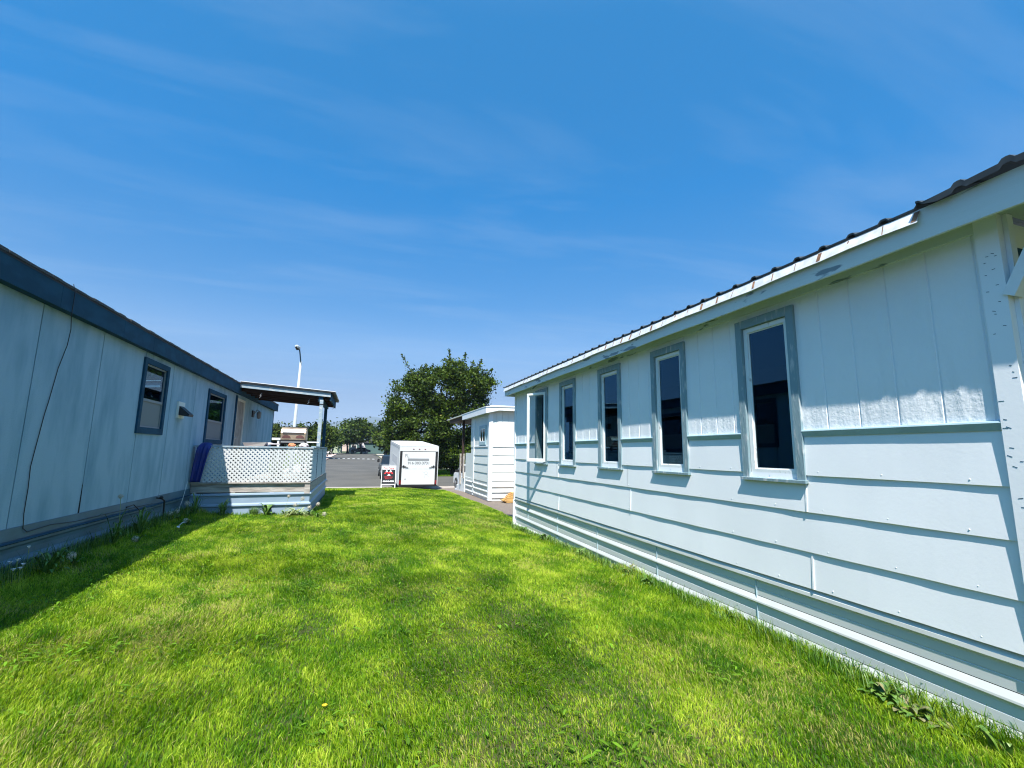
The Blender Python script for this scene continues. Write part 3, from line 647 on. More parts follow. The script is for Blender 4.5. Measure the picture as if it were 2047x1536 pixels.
# ---------------------------------------------------------------- deck with roof
DY0,DY1,DX0,DX1=11.15,16.25,-3.22,-.97
dk=thing('covered_deck',(-2.1,13.6,.25),'raised deck with white lattice railing and a lean-to roof on the left home','deck')
def lattice(mb,axis,c,a0,a1,z0,z1,pitch=.074,w=.046,t=.006,sk0=0,sk1=0):
    # diagonal strips clipped to the rectangle; axis 'x' panel in plane y=c, 'y' panel in plane x=c
    for s in (1,-1):
        L=(z1-z0); k=a0-L
        kk=k if s==1 else a0
        end=a1 if s==1 else a1+L
        while kk<end:
            # line a = kk + s*(z-z0)
            p0=(kk,z0); p1=(kk+s*L,z1)
            (xa,za),(xb,zb)=p0,p1
            def clip(xa,za,xb,zb,xl,lo):
                if (xa<xl)==(xb<xl): return None if ((xa<xl)==lo) else (xa,za,xb,zb)
                t_=(xl-xa)/(xb-xa); zc=za+(zb-za)*t_
                if (xa<xl)==lo: return (xl,zc,xb,zb)
                return (xa,za,xl,zc)
            r=clip(xa,za,xb,zb,a0,True)
            if r: r=clip(*r,a1,False)
            if r and abs(r[1]-r[3])>.01:
                off=t*.5*s+c
                P=(lambda a,z:(a,off,z)) if axis=='x' else (lambda a,z:(off,a,z))
                mb.bar(P(r[0],r[1]),P(r[2],r[3]),w,t*.9,(0,1,0) if axis=='x' else (1,0,0))
            kk+=pitch
    return mb
lt=lattice(MB(),'x',DY0-.02,-3.07,-.98,.872,1.578,.088,.033); lt.build('lattice_panel','lattice',dk)
q=MB()
for i in range(19): q.prism([(DX1-.01,.872+.038*i),(DX1+.012,.872+.038*i),(DX1+.002,.905+.038*i),(DX1-.01,.905+.038*i)],'y',DY0-.0,DY1-.6)
q.build('side_slats','latticeside',dk)
MB().box(DX1-.03,DX1-.011,DY0+.02,DY1-.6,.88,1.60).build('side_panel','leftskirt',dk)
for y in (12.3,13.9): MB().box(DX1+.0,DX1+.016,y,y+.02,.875,1.59).build('side_joint','leftdark',dk)
MB().box(DX0,DX1+.02,DY0-.045,DY0+.085,1.588,1.62).build('rail_cap','deckblue',dk)
MB().box(DX1-.05,DX1+.05,DY0+.09,15.1,1.606,1.64).build('rail_cap','deckblue',dk)
pw=MB()
for x in (-3.15,-2.45,-1.72,-1.05): MB().box(x-.04,x+.04,DY0+.0,DY0+.08,.6,1.586).build('rail_post','oldwood',dk)
MB().box(DX0,DX1,DY0-.004,DY0+.03,.66,.838).build('rim_board','oldwood',dk)
MB().box(DX1-.03,DX1+.006,DY0+.032,DY1,.62,.84).build('rim_board','oldwood',dk)
MB().box(DX0,DX1-.0,DY0-.055,DY0+.12,.842,.868).box(DX0,DX1-.05,DY0+.13,DY1,.842,.868).build('floor','oldwood',dk)
MB().box(DX1-.11,DX1-.0,DY0-.036,DY0-.006,.62,.865).build('corner_block','oldwood',dk)
ds=MB(); pr=[(0,.655),(.03,.64),(.034,.612),(.008,.59),(.0,.55),(0,.45),(.004,.44),(.03,.42),(.034,.392),(.008,.37),(0,.33),(0,.12)]
for (pa,pb_) in (((DX0,DY0),(DX1,DY0)),((DX1,DY0),(DX1,DY1))):
    k=len(ds.v)
    for q,(X_,Y_) in enumerate((pa,pb_)):
        for o,z in pr:
            if pa[1]==pb_[1]: ds.v.append((X_+(o if q else 0),Y_-o,z-(.02 if q==0 else 0)))
            else: ds.v.append((X_+o,Y_-(o if q==0 else 0),z))
    m_=len(pr); ds.f+=[(k+j,k+j+1,k+m_+j+1,k+m_+j) for j in range(m_-1)]
ds.build('deck_skirting','deckskirt',dk)
# roof: slopes down away from the house
rl=(-3.11,3.20); rr=(-.85,3.05)   # fascia underside line at front
ry0,ry1=13.8,16.35
def zx(x): return rl[1]+(rr[1]-rl[1])*(x-rl[0])/(rr[0]-rl[0])
fr=MB(); 
def slab(mb,x0,x1,y0,y1,a,b): mb.hexa([(x0,y0,zx(x0)+a),(x1,y0,zx(x1)+a),(x1,y1,zx(x1)+a),(x0,y1,zx(x0)+a),(x0,y0,zx(x0)+b),(x1,y0,zx(x1)+b),(x1,y1,zx(x1)+b),(x0,y1,zx(x0)+b)])
slab(fr,rl[0],rr[0]-.0,ry0-.02,ry0+.02,-.02,.095); fr.build('roof_fascia','deckblue',dk)
fr=MB(); slab(fr,rr[0]-.02,rr[0]+.02,ry0+.022,ry1,-.11,.09); fr.build('roof_fascia','leftdark',dk)
fr=MB(); slab(fr,rl[0]+.01,rr[0]+.10,ry0-.06,ry1+.1,.098,.135); fr.build('roof','black',dk)
fr=MB(); slab(fr,rl[0]-.0,rr[0]+.12,ry0-.07,ry1+.1,.137,.149); fr.build('roof_edge_metal','white',dk)
fr=MB()
for y in np.linspace(ry0+.2,ry1-.1,5): fr=MB(); slab(fr,rl[0],rr[0]-.03,y-.02,y+.02,-.1,.058); fr.build('rafter','brownpost',dk)
fr=MB(); slab(fr,rl[0],rr[0]-.03,ry0+.03,ry1,.06,.095); fr.build('roof_boards','brownpost',dk)
fr=MB(); fr.box(-1.16,-1.05,ry0+.03,ry1,2.90,3.02); fr.build('roof_beam','leftdark',dk)
MB().box(-1.12,-1.03,13.76,13.85,.87,2.94).build('post','deckblue',dk); MB().box(-1.125,-1.025,13.755,13.855,2.80,2.83).build('post_band','black',dk)
MB().box(-1.16,-1.07,16.14,16.23,.87,2.92).build('post','leftdark',dk)  # rear post: its shaded side is put into the dark colour
for x,y,z in ((-2.62,13.85,3.05),(-1.42,13.9,2.95),(-.84,15.2,2.93)):
    MB().tube([(x+.02*math.cos(t)*(1 if t<3.1 else -1),y,z-.03*t/1.5) for t in np.linspace(0,6.2,12)],.006,5).build('hook','grey',dk)
# blue tarp over the corner
tp=MB(); n=14
for s,yy in ((0,DY0-.05),(1,DY0-.11)):
    pass
def drape():
    nu,nv=16,20; v=[];f=[]
    for i in range(nu+1):
        for j in range(nv+1):
            u=i/nu; w=j/nv; x=-3.20+.24*u*(1-.25*w)-.015*w+.05*(1-w)*(1); z=.88+.80*(1-w)-(.06*(2*u-1)**4*(w<.3)*(1-w/.3))
            y=DY0-.075-.012*math.sin(u*13+.6*w)-.008*math.sin(u*23)-.05*math.sin(min(w*6,1.57))+.10*max(0,(.08-w)/.08)
            v.append((x,y,z))
    for i in range(nu):
        for j in range(nv): a=i*(nv+1)+j; f.append((a,a+1,a+nv+2,a+nv+1))
    k=len(v); v+= [(a,b+.02,c) for a,b,c in v]; f+=[tuple(reversed([q+k for q in t])) for t in f]
    for j in range(nv):
        f.append((j,j+1,k+j+1,k+j)); a=nu*(nv+1)+j; f.append((a,k+a,k+a+1,a+1))
    for i in range(nu):
        a=i*(nv+1); f.append((a,k+a,k+a+nv+1,a+nv+1)); a+=nv; f.append((a,a+nv+1,k+a+nv+1,k+a))
    return MB().add(v,f)
drape().build('blue_tarp','blue',loc=(-3.1,DY0-.1,.88),smooth=True,label='deep blue tarp hanging over the left end of the lattice railing',cat='tarp')
# table and clutter on the deck
tb=thing('patio_table',(-1.85,11.95,.87),'low brown table just behind the deck railing','table')
MB().box(-2.65,-1.05,11.5,12.4,1.585,1.617).build('table_top','woodbrown',tb)
for x in (-2.6,-1.1):
    for y in (11.55,12.35): MB().box(x-.02,x+.02,y-.02,y+.02,.87,1.583).build('leg','black',tb)
ty=MB(); ty.add([(-2.42,11.62,1.617),(-2.04,11.60,1.617),(-2.02,11.95,1.617),(-2.40,11.97,1.617),(-2.46,11.58,1.70),(-1.98,11.56,1.715),(-1.96,11.99,1.715),(-2.44,12.01,1.70)],[(0,1,2,3),(0,1,5,4),(1,2,6,5),(2,3,7,6),(3,0,4,7)])
o=ty.build('storage_tray','cream',loc=(-2.2,11.8,1.617),label='shallow off-white tray on the deck table',cat='tray'); MB().box(-2.3,-1.9,11.7,11.9,1.66,1.71).build('tray_contents','cloth',o)
def crumple(name,c,r,m,label,cat):
    mb=MB().sphere(c,r,12,8,(1.6,1,.75)); mb.v=[(a+random.uniform(-1,1)*r*.22,b+random.uniform(-1,1)*r*.22,max(1.618,z+random.uniform(-1,1)*r*.2)) for a,b,z in mb.v]
    return mb.build(name,m,loc=(c[0],c[1],1.618),label=label,cat=cat)
crumple('orange_bag',(-1.48,11.75,1.66),.055,'orange','crumpled orange bag beside the pale cloth on the deck table','bag')
crumple('pale_cloth',(-1.22,11.72,1.66),.065,'cloth','crumpled pale cloth next to the orange bag near the rail corner','cloth')
MB().tube([(-1.98,11.7,1.62),(-1.96,11.7,1.665),(-1.90,11.7,1.675),(-1.78,11.68,1.675),(-1.72,11.68,1.67)],.014,8).build('hose_nozzle','cloth',loc=(-1.9,11.7,1.62),label='cream curved nozzle lying between the tray and the orange bag',cat='nozzle')
# grill
gr=thing('barbecue_grill',(-1.6,13,.87),'rusty stainless barbecue with closed hood standing on the deck','barbecue')
MB().prism([(12.75,1.80),(12.74,1.98),(12.78,2.06),(12.86,2.11),(13.1,2.11),(13.25,2.0),(13.25,1.80)],'x',-1.88,-1.31).build('hood','steel',gr,bevel=.006)
so2=MB()
for c in (-1.75,-1.44): so2.add([(c+.10*math.cos(t),12.744-.0006*0-.003,1.845+.075*math.sin(t)) for t in np.linspace(0,math.pi,9)],[tuple(range(9))])
join_into([o_ for o_ in KIDS(gr) if o_.name.startswith('hood')][0],so2,'woodbrown')
MB().tube([(-1.84,12.72,1.99),(-1.35,12.72,1.99)],.014).build('hood_handle','white',gr)
MB().box(-1.90,-1.29,12.74,13.27,1.70,1.795).build('firebox','black',gr); MB().box(-1.86,-1.33,12.70,12.738,1.73,1.76).build('burner_panel','grey',gr)
MB().box(-1.9,-1.3,12.95,13.3,2.112,2.135).build('warming_shelf','black',gr)
for x in (-1.86,-1.34):
    for y in (12.8,13.2): MB().box(x-.02,x+.02,y-.02,y+.02,.87,1.70).build('leg','black',gr)
MB().box(-1.28,-.98+.0,12.8,13.2,1.74,1.765).build('side_shelf','white',gr)
# ---------------------------------------------------------------- vehicles
def wheel(parent,x,y,r,side,w=.2):
    t=MB().tube([(x-w/2,y,r),(x-w/2+.02,y,r),(x+w/2-.02,y,r),(x+w/2,y,r)],[r*.93,r,r,r*.93],24).build('wheel','tyre',parent)
    MB().tube([(x+side*(w/2+.004),y,r),(x+side*(w/2-.03),y,r)],[r*.6,r*.62],18).build('rim','rim',t)
def car(label,paint,loc,rot,kind='car',cat='car',L=4.4,group=None,name='parked_car'):
    t=thing(name,(0,0,0),label,cat,group); W_=.86
    if kind=='car': prof=[(-2.2,.30),(-2.22,.62),(-2.1,.86),(-1.5,.93),(-.85,1.36),(.55,1.40),(1.35,1.0),(1.95,.92),(2.2,.75),(2.2,.3)]; gl=[(-1.36,.95),(-.83,1.31),(.53,1.35),(1.2,1.0)]
    elif kind=='truck': prof=[(-2.7,.5),(-2.72,.95),(-2.65,1.05),(-1.55,1.08),(-.85,1.68),(.45,1.74),(.62,1.62),(.62,1.08),(2.6,1.08),(2.65,1.0),(2.65,.5)]; gl=[(-1.40,1.10),(-.82,1.62),(.40,1.67),(.48,1.12)]
    elif kind=='van': prof=[(-2.3,.3),(-2.35,.8),(-2.1,1.15),(-1.5,1.75),(-1.2,1.9),(2.1,1.92),(2.3,1.6),(2.3,.3)]; gl=[(-1.75,1.2),(-1.35,1.72),(1.9,1.75),(2.0,1.2)]
    prof=[(a*L/4.4 if kind=='car' else a,b) for a,b in prof]
    # front at -y ; narrow greenhouse
    mb=MB(); n=len(prof)
    lay=[(-W_,.0),(-W_+.0,0)]
    vs=[]; 
    for sx in (-1,-.97,.97,1):
        for a,b in prof:
            tuck=.14*max(0,(b-.9)/.6) if kind!='van' else .06*max(0,(b-.9)); e=.03 if abs(sx)==1 else 0
            cy=sum(p[0] for p in prof)/n
            vs.append((sx*(W_-tuck),a*(1-e*.5),b-(e if b>.6 else -e)))
    fs=[tuple(range(n)),tuple(range(4*n-1,3*n-1,-1))]
    for k in range(3): fs+=[(k*n+i,k*n+(i+1)%n,(k+1)*n+(i+1)%n,(k+1)*n+i) for i in range(n)]
    mb.add(vs,fs); mb.build('body',paint,t)
    tk=lambda b:W_-(.14*max(0,(b-.9)/.6) if kind!='van' else .06*max(0,(b-.9)))
    for s in (-1,1): MB().add([(s*(tk(b)+.006),a,b-.02) for a,b in gl],[tuple(range(len(gl)))]).build('side_window','glassdark',t)
    def quad(i,j,name_):
        (a,b),(c,d)=prof[i],prof[j]; nx=Vector((0,d-b,-(c-a))).normalized()
        for sg in (1,-1):
            if (nx*sg).z>0: nn=nx*sg
        nn*=.012; ww=tk((b+d)/2)-.1
        p=lambda t_,s:(s*ww,a+(c-a)*t_+nn.y,b+(d-b)*t_+nn.z)
        MB().add([p(.1,-1),p(.1,1),p(.92,1),p(.92,-1)],[(0,1,2,3)]).build(name_,'glassdark',t)
    if kind=='car': quad(3,4,'windscreen'); quad(5,6,'rear_window')
    elif kind=='truck': quad(3,4,'windscreen')
    else: quad(2,3,'windscreen')
    fy=prof[0][0]; by=prof[-1][0]; zl=.68 if kind=='car' else .85
    for s in (-1,1):
        MB().box(s*.74-.1,s*.74+.1,fy-.03,fy+.05,zl-.06,zl+.06).build('headlight','white',t); MB().box(s*.76-.08,s*.76+.08,by-.05,by+.02,zl-.08,zl+.08).build('tail_light','red',t)
    r=.32 if kind!='truck' else .40; wy=1.35 if kind=='car' else 1.7
    for s in (-1,1):
        for q in (-wy,wy): wheel(t,s*(W_-.06),q,r,s)
        MB().box(s*(W_+.10)-.09,s*(W_+.10)+.09,-.75 if kind!='truck' else -1.0,-.65 if kind!='truck' else -.88,.95 if kind=='car' else 1.15,1.08 if kind=='car' else 1.4).build('side_mirror','black',t)
    t.location=(loc[0],loc[1],loc[2]); t.rotation_euler=(0,0,rot); return t
# cargo trailer
tr=thing('cargo_trailer',(0,0,0),'white enclosed cargo trailer with phone number on its ramp door','trailer')
TW,TL,TB,TH=1.08,6.2,.42,2.16
bd=MB(); w=TW; arch=[(-w,TB+TH),(-w*.97,TB+TH+.012),(-w*.5,TB+TH+.02),(0,TB+TH+.024),(w*.5,TB+TH+.02),(w*.97,TB+TH+.012),(w,TB+TH)]
# shell with a recessed rear frame: sides, roof, front nose
bd.box(-w,-w+.03,0,TL,TB,TB+TH); bd.box(w-.03,w,0,TL,TB,TB+TH); bd.prism([(-w,TB+TH)]+arch[1:-1]+[(w,TB+TH),(w,TB+TH-.04),(-w,TB+TH-.04)],'y',0,TL)
bd.box(-w+.03,w-.03,.12,TL,TB,TB+.05); bd.prism([(-w,TL),(w,TL),(w*.35,TL+.5),(-w*.35,TL+.5)],'z',TB,TB+TH-.02)
bd.box(-w+.03,w-.03,.004,.05,TB+TH-.30,TB+TH-.04)
bd.build('body','whitepaint',tr)
MB().box(-w+.03,-w+.16,.03,.06,TB,TB+TH-.31).box(w-.16,w-.03,.03,.06,TB,TB+TH-.31).box(-w+.03,w-.03,.03,.06,TB+TH-.33,TB+TH-.305).build('door_recess','black',tr)
dr=MB().box(-w+.165,w-.165,.0,.05,TB+.03,TB+TH-.335).build('ramp_door','whitepaint',tr,bevel=.004)
MB().box(-w+.02,w-.02,-.03,.12,TB-.07,TB+.0).build('rear_bumper','black',tr)
for x in (-.32,0,.32): MB().box(x-.04,x+.04,-.012,.003,TB+TH-.20,TB+TH-.165).build('marker_light','red',tr)
for s in (-1,1):
    MB().box(s*(w-.095)-.045,s*(w-.095)+.045,.0,.029,TB+.05,TB+.26).build('tail_light','red',tr)
    MB().tube([(s*(w-.05),-.02,TB+1.02),(s*(w-.38),-.02,TB+1.02)],.012).tube([(s*(w-.22),-.03,TB+1.02),(s*(w-.5),-.03,TB+.97)],.014).box(s*(w-.25)-.04,s*(w-.25)+.04,-.03,-.002,TB+.96,TB+1.08).build('door_latch','black',dr)
for k in range(2): MB().box(-w-.008,-w-.001,.02,TL,TB+TH-.12-.07*k,TB+TH-.105-.07*k).build('side_rail','grey',tr)
MB().box(-w-.006,-w-.001,1.0,4.2,TB+1.0,TB+1.45).build('side_graphic','faint',tr)
MB().sphere((-.25,1.2,TB+TH+.06),.22,12,6,(1,1,.45)).build('roof_vent','whitepaint',tr)
RX=(rad(90),0,0)
textobj('lettering','FL',.26,'grey',dr,(-.66,-.004,TB+1.60),RX)
MB().box(-.62,.56,-.006,-.002,TB+1.33,TB+1.46).build('lettering_bar','grey',dr)
textobj('phone_number','916\u00b7303\u00b73731',.205,'lettergrey',dr,(.0,-.004,TB+1.20),RX,sx=1.06,spacing=1.02,bold=.003)
MB().box(-.75,-.45,-.005,-.002,TB+.88,TB+.90).box(-.38,-.1,-.005,-.002,TB+.88,TB+.90).box(-.02,.2,-.005,-.002,TB+.88,TB+.90).box(.28,.72,-.005,-.002,TB+.88,TB+.90).build('small_print','faint',dr)
em=MB().tube([(.42+.10*math.cos(t),-.004,TB+.66+.08*math.sin(t)) for t in np.linspace(0,6.28,14)],.006,4,False)
em.bar((.38,-.004,TB+.58),(.34,-.004,TB+.36),.012,.004,(0,1,0)).bar((.46,-.004,TB+.58),(.58,-.004,TB+.44),.012,.004,(0,1,0)).bar((.33,-.004,TB+.68),(.22,-.004,TB+.74),.012,.004,(0,1,0)); em.build('faint_emblem','faint',dr)
MB().box(-.74,-.68,-.008,-.001,TB+.28,TB+.36).build('door_drain','grey',dr)
for s in (-1,1):
    for y in (2.8,3.7): wheel(tr,s*(w-.02),y,.33,s)
    MB().prism([(2.3,.40),(2.4,.72),(4.1,.72),(4.2,.40)],'x',min(s*w,s*(w+.13)),max(s*w,s*(w+.13))).build('fender','whitepaint',tr)
MB().bar((-.5,TL,TB),(0,TL+1.5,TB-.02),.08,.08).bar((.5,TL,TB),(0,TL+1.5,TB-.02),.08,.08).build('tongue','black',tr)
tr.location=(3.20,26.45,-.70); tr.rotation_euler=(rad(3.5),0,rad(1.2))
car('dark blue pickup truck hitched in front of the white cargo trailer','carblue',(2.45,37.3,-.45),rad(180),'truck','pickup truck',name='pickup_truck')
car('white car with dark wheel partly hidden behind the porch steps','carwhite',(5.98,23.9,-.45),rad(180),'car','car')
car('teal car in the shade under the big maple','carteal',(9.3,46.5,-.15),rad(35),'car','car')
car('dark car parked in front of the far green house','cardark',(0.4,117,.98),rad(90),'car','car')
car('white van parked beside the far street, left of the pale green wall','carwhite',(-6.6,100,.75),rad(15),'van','van',name='parked_van')
# ---------------------------------------------------------------- for-sale sign
sg=thing('sale_sign',(0,0,0),'white A-frame For Sale sign with black panel and red peaks at the lawn edge','sign')
for s,ang in ((1,rad(10)),(-1,rad(-10))):
    q=MB(); 
    for x in (-.265,.265): q.box(x-.017,x+.017,-.015,.015,0,.93)
    q.box(-.235,.235,-.015,.015,.16,.20); q.box(-.235,.235,-.015,.015,.90,.93); q.box(-.235,.235,-.014,.014,.002,.03)
    q.box(-.235,.235,-.008,.008,.20,.90)
    R=Matrix.Rotation(-ang,3,'X'); q.v=[tuple(R@Vector(v)+Vector((0,-math.sin(rad(10))*.93*s,0))) for v in q.v]
    pn=q.build('sign_frame','white',sg)
    if s==1:
        T=Matrix.Translation((0,-math.sin(rad(10))*.93,0))@Matrix.Rotation(-ang,4,'X')
        def put(o,T=T): 
            for c in [o]: c.data.transform(T)
            return o
        put(MB().box(-.262,.262,-.020,-.0155,.205,.775).build('sign_panel','signblack',pn))
        put(textobj('sign_lettering','For Sale',.125,'signred',pn,(0,-.012,.835),RX,sx=1.0,bold=.002))
        lg=MB()
        for a in (-.075,.075): lg.add([(a-.11,-.024,.60),(a-.05,-.024,.60),(a,-.024,.66),(a+.05,-.024,.60),(a+.11,-.024,.60),(a+.025,-.024,.72),(a-.025,-.024,.72)],[(0,1,2,6),(2,3,4,5),(2,5,6)])
        put(lg.build('sign_emblem','signred',pn))
        lg=MB()
        for a in (-.075,.075): lg.add([(a-.045,-.026,.695),(a,-.026,.67),(a+.045,-.026,.695),(a,-.026,.765)],[(0,1,2,3)])
        lg.add([(-.07,-.024,.535),(.08,-.024,.535),(.05,-.024,.575),(.0,-.024,.585),(-.03,-.024,.56)],[(0,1,2,3,4)])
        put(lg.build('emblem_peak','white',pn))
        put(textobj('sign_lettering','MISSOULA',.062,'signred',pn,(0,-.022,.475),RX,spacing=1.15,bold=.001))
        put(textobj('sign_lettering','REALTY',.055,'signred',pn,(0,-.022,.41),RX,spacing=1.4,bold=.001))
        put(textobj('sign_lettering','406-546-0004',.082,'white',pn,(0,-.022,.305),RX,sx=.93,bold=.004))
sg.location=(1.19,19.62,float(G(1.19,19.6))-.01); sg.rotation_euler=(0,0,rad(-3))
# ---------------------------------------------------------------- shed / neighbouring home beyond
sh=thing('shed_building',(3.95,16,0),'white sided outbuilding with small window and low eave beyond the blue home','outbuilding')
SX,SY,SY2=3.95,14.35,17.75; SE=7.4
def small_laps(mb,axis,c,a0,a1,z0,z1,n):
    h=(z1-z0)/n
    for i in range(n):
        zb=z0+i*h; zt=zb+h+.002; t=.016
        if axis=='y': mb.add([(c-t,a0,zb),(c-t,a1,zb),(c,a1,zt),(c,a0,zt),(c+.01,a0,zb),(c+.01,a1,zb)],[(0,1,2,3),(0,1,5,4)])
        else: mb.add([(a0,c-t,zb),(a1,c-t,zb),(a1,c,zt),(a0,c,zt),(a0,c+.01,zb),(a1,c+.01,zb)],[(0,1,2,3),(0,1,5,4)])
    return mb
sw=small_laps(MB(),'y',SX,SY,16.34,.62,1.74,4); small_laps(sw,'x',SY,SX,SE,.66,1.74,4); sw.build('lap_siding','shed',sh)
vw=MB()
for a in np.arange(SY,16.95,.2): vw.box(SX,SX+.02,a+.006,min(a+.2,16.95)-.004,1.74,2.83)
for a in np.arange(SX+.02,SE,.2): vw.box(a+.006,a+.196,SY,SY+.02,1.74,2.93)
vw.box(SX+.015,SE,SY+.015,SY+.1,.1,2.95); vw.box(SX+.015,SX+.1,SY+.1,16.95,.1,2.84); vw.box(SX+.015,SX+.1,16.95,17.85,.1,1.53); vw.build('wall','shed',sh)
cbm=MB().box(SX-.025,SX+.0,SY+.0,SY+.10,.06,2.82).box(SX-.025,SX+.10,SY-.028,SY-.001,.06,2.95).box(SX-.03,SX,16.34,16.48,.06,2.82).box(SX-.02,SX,SY,16.34,1.735,1.775).box(SX+.1,SE,SY-.022,SY,1.735,1.775); cbm.build('corner_board','trimwhite',sh)
wi=frame_yz(MB(),SX-.03,SX+.0,14.75,15.6,1.81,2.46,.10).build('window','belt',sh); frame_yz(MB(),SX-.024,SX-.002,14.85,15.5,1.91,2.36,.03).box(SX-.024,SX-.004,15.16,15.19,1.94,2.33).build('sash','white',wi); MB().box(SX-.012,SX-.008,14.88,15.47,1.94,2.33).build('pane','glassdark',wi)
ss=MB(); 
for za in (.50,.33,.16): ss.prism([(SX,za+.03),(SX-.03,za),(SX-.03,za-.025),(SX,za-.035)],'y',SY,SY2-.14); ss.prism([(SY-.001,za+.03),(SY-.03,za),(SY-.03,za-.025),(SY-.001,za-.035)],'x',SX+.1,SE)
ss.box(SX-.004,SX+.014,SY,SY2,.04,.62); ss.box(SX,SE,SY-.004,SY+.014,.04,.66); ss.build('skirting','skirtrib',sh)
MB().box(SX-.19,SX-.17,SY-.2,SY2+.0,2.80,2.995).build('fascia','trimwhite',sh)
MB().prism([(SX-.17,2.80),(SX-.17,2.995),(SX+.0,3.06),(SE,3.06),(SE,2.90),(SX+.25,2.90)],'y',SY-.2,SY-.18).build('rake_board','trimwhite',sh)
MB().box(SX-.17,SX,SY-.18,SY2,2.82,2.835).build('shed','soffit',sh)
MB().hexa([(SX-.2,SY-.22,2.997),(SE,SY-.22,3.065),(SE,SY2,3.065),(SX-.2,SY2,2.997),(SX-.2,SY-.22,3.02),(SE,SY-.22,3.09),(SE,SY2,3.09),(SX-.2,SY2,3.02)]).build('roof','trimwhite',sh)
MB().hexa([(SX-.2,SY2+.01,2.98),(SE,SY2+.01,3.05),(SE,21.0,3.05),(SX-.22,21.0,2.98),(SX-.2,SY2+.01,3.01),(SE,SY2+.01,3.08),(SE,21.0,3.08),(SX-.22,21.0,3.01)]).build('awning','cream',sh)
MB().box(SX-.12,SE,SY2+.02,20.8,2.84,2.975).build('awning_rafter','brownpost',sh)
MB().box(SX+.0,SX+.09,18.45,18.54,.8,2.84).build('awning_post','brownpost',sh)
# steps
stp=thing('porch_steps',(4.3,19.2,0),'white boxed porch steps with weathered posts beside the outbuilding','steps')
q=MB()
for i in range(5): q.box(SX-.0,SX+.9,17.9,19.75-.36*i,.0-.12+.18*i,.055+.18*i)
q.build('step_box','trimwhite',stp)
q=MB()
for i in range(5): q.box(SX-.02,SX+.92,18.40,20.13-.34*i,.06+.18*i,.075+.18*i-.0)
MB().box(SX-.05,SX-.005,18.55,18.68,.3,1.5).build('hand_post','oldwood',stp); MB().box(SX-.05,SX-.005,17.95,18.08,.55,1.5).build('hand_post','oldwood',stp)
# lumber
lm=thing('lumber_pile',(4.9,13.9,.05),'stack of new yellow boards on the driveway behind the blue home','lumber')
for i in range(7):
    q=MB()
    for j in range(3): q.box(4.30+.10*abs(i-1)*(.55)+random.uniform(-.03,.03),6.8,13.75+.13*j,13.87+.13*j,.045+.042*i,.083+.042*i)
    q.build('board_layer','lumber',lm)
# ---------------------------------------------------------------- street lamp
lp_=thing('street_lamp',(-3.85,30.95,-.56),'tall white street lamp with small arm rising behind the deck roof','street lamp')
MB().tube([(-3.87,30.95,-.56),(-3.85,30.93,2.1),(-3.75,30.6,6.95)],[.125,.108,.065],14).build('pole','pole',lp_,smooth=True)
p0=Vector((-3.75,30.6,6.9)); p1=onD(598.5,697,27.2); p2=onD(591,691.5,26.8)
MB().tube([p0,p0.lerp(p1,.6)+Vector((0,0,.05)),p1],.035,8).build('arm','leftdark',lp_)
hd=MB().tube([p1,p1.lerp(p2,.2),p1.lerp(p2,.75),p2],[.06,.12,.11,.05],10); hd.build('lamp_head','pole',lp_)
MB().tube([p1+Vector((0,0,-.05)),p1.lerp(p2,.5)+Vector((0,0,-.1)),p2+Vector((0,0,-.05))],[.04,.09,.04],8).build('lamp_lens','black',lp_)
fl_=thing('street_lamp',(-5.6,104,.8),'small distant lamp post between the far trees at the street end','street lamp')
MB().tube([(-5.6,104,.7),(-5.6,104,5.8)],[.09,.06]).build('pole','cream',fl_); MB().sphere((-5.6,104,5.9),.3,8,6,(1.2,1,.6)).build('lamp_head','cream',fl_)
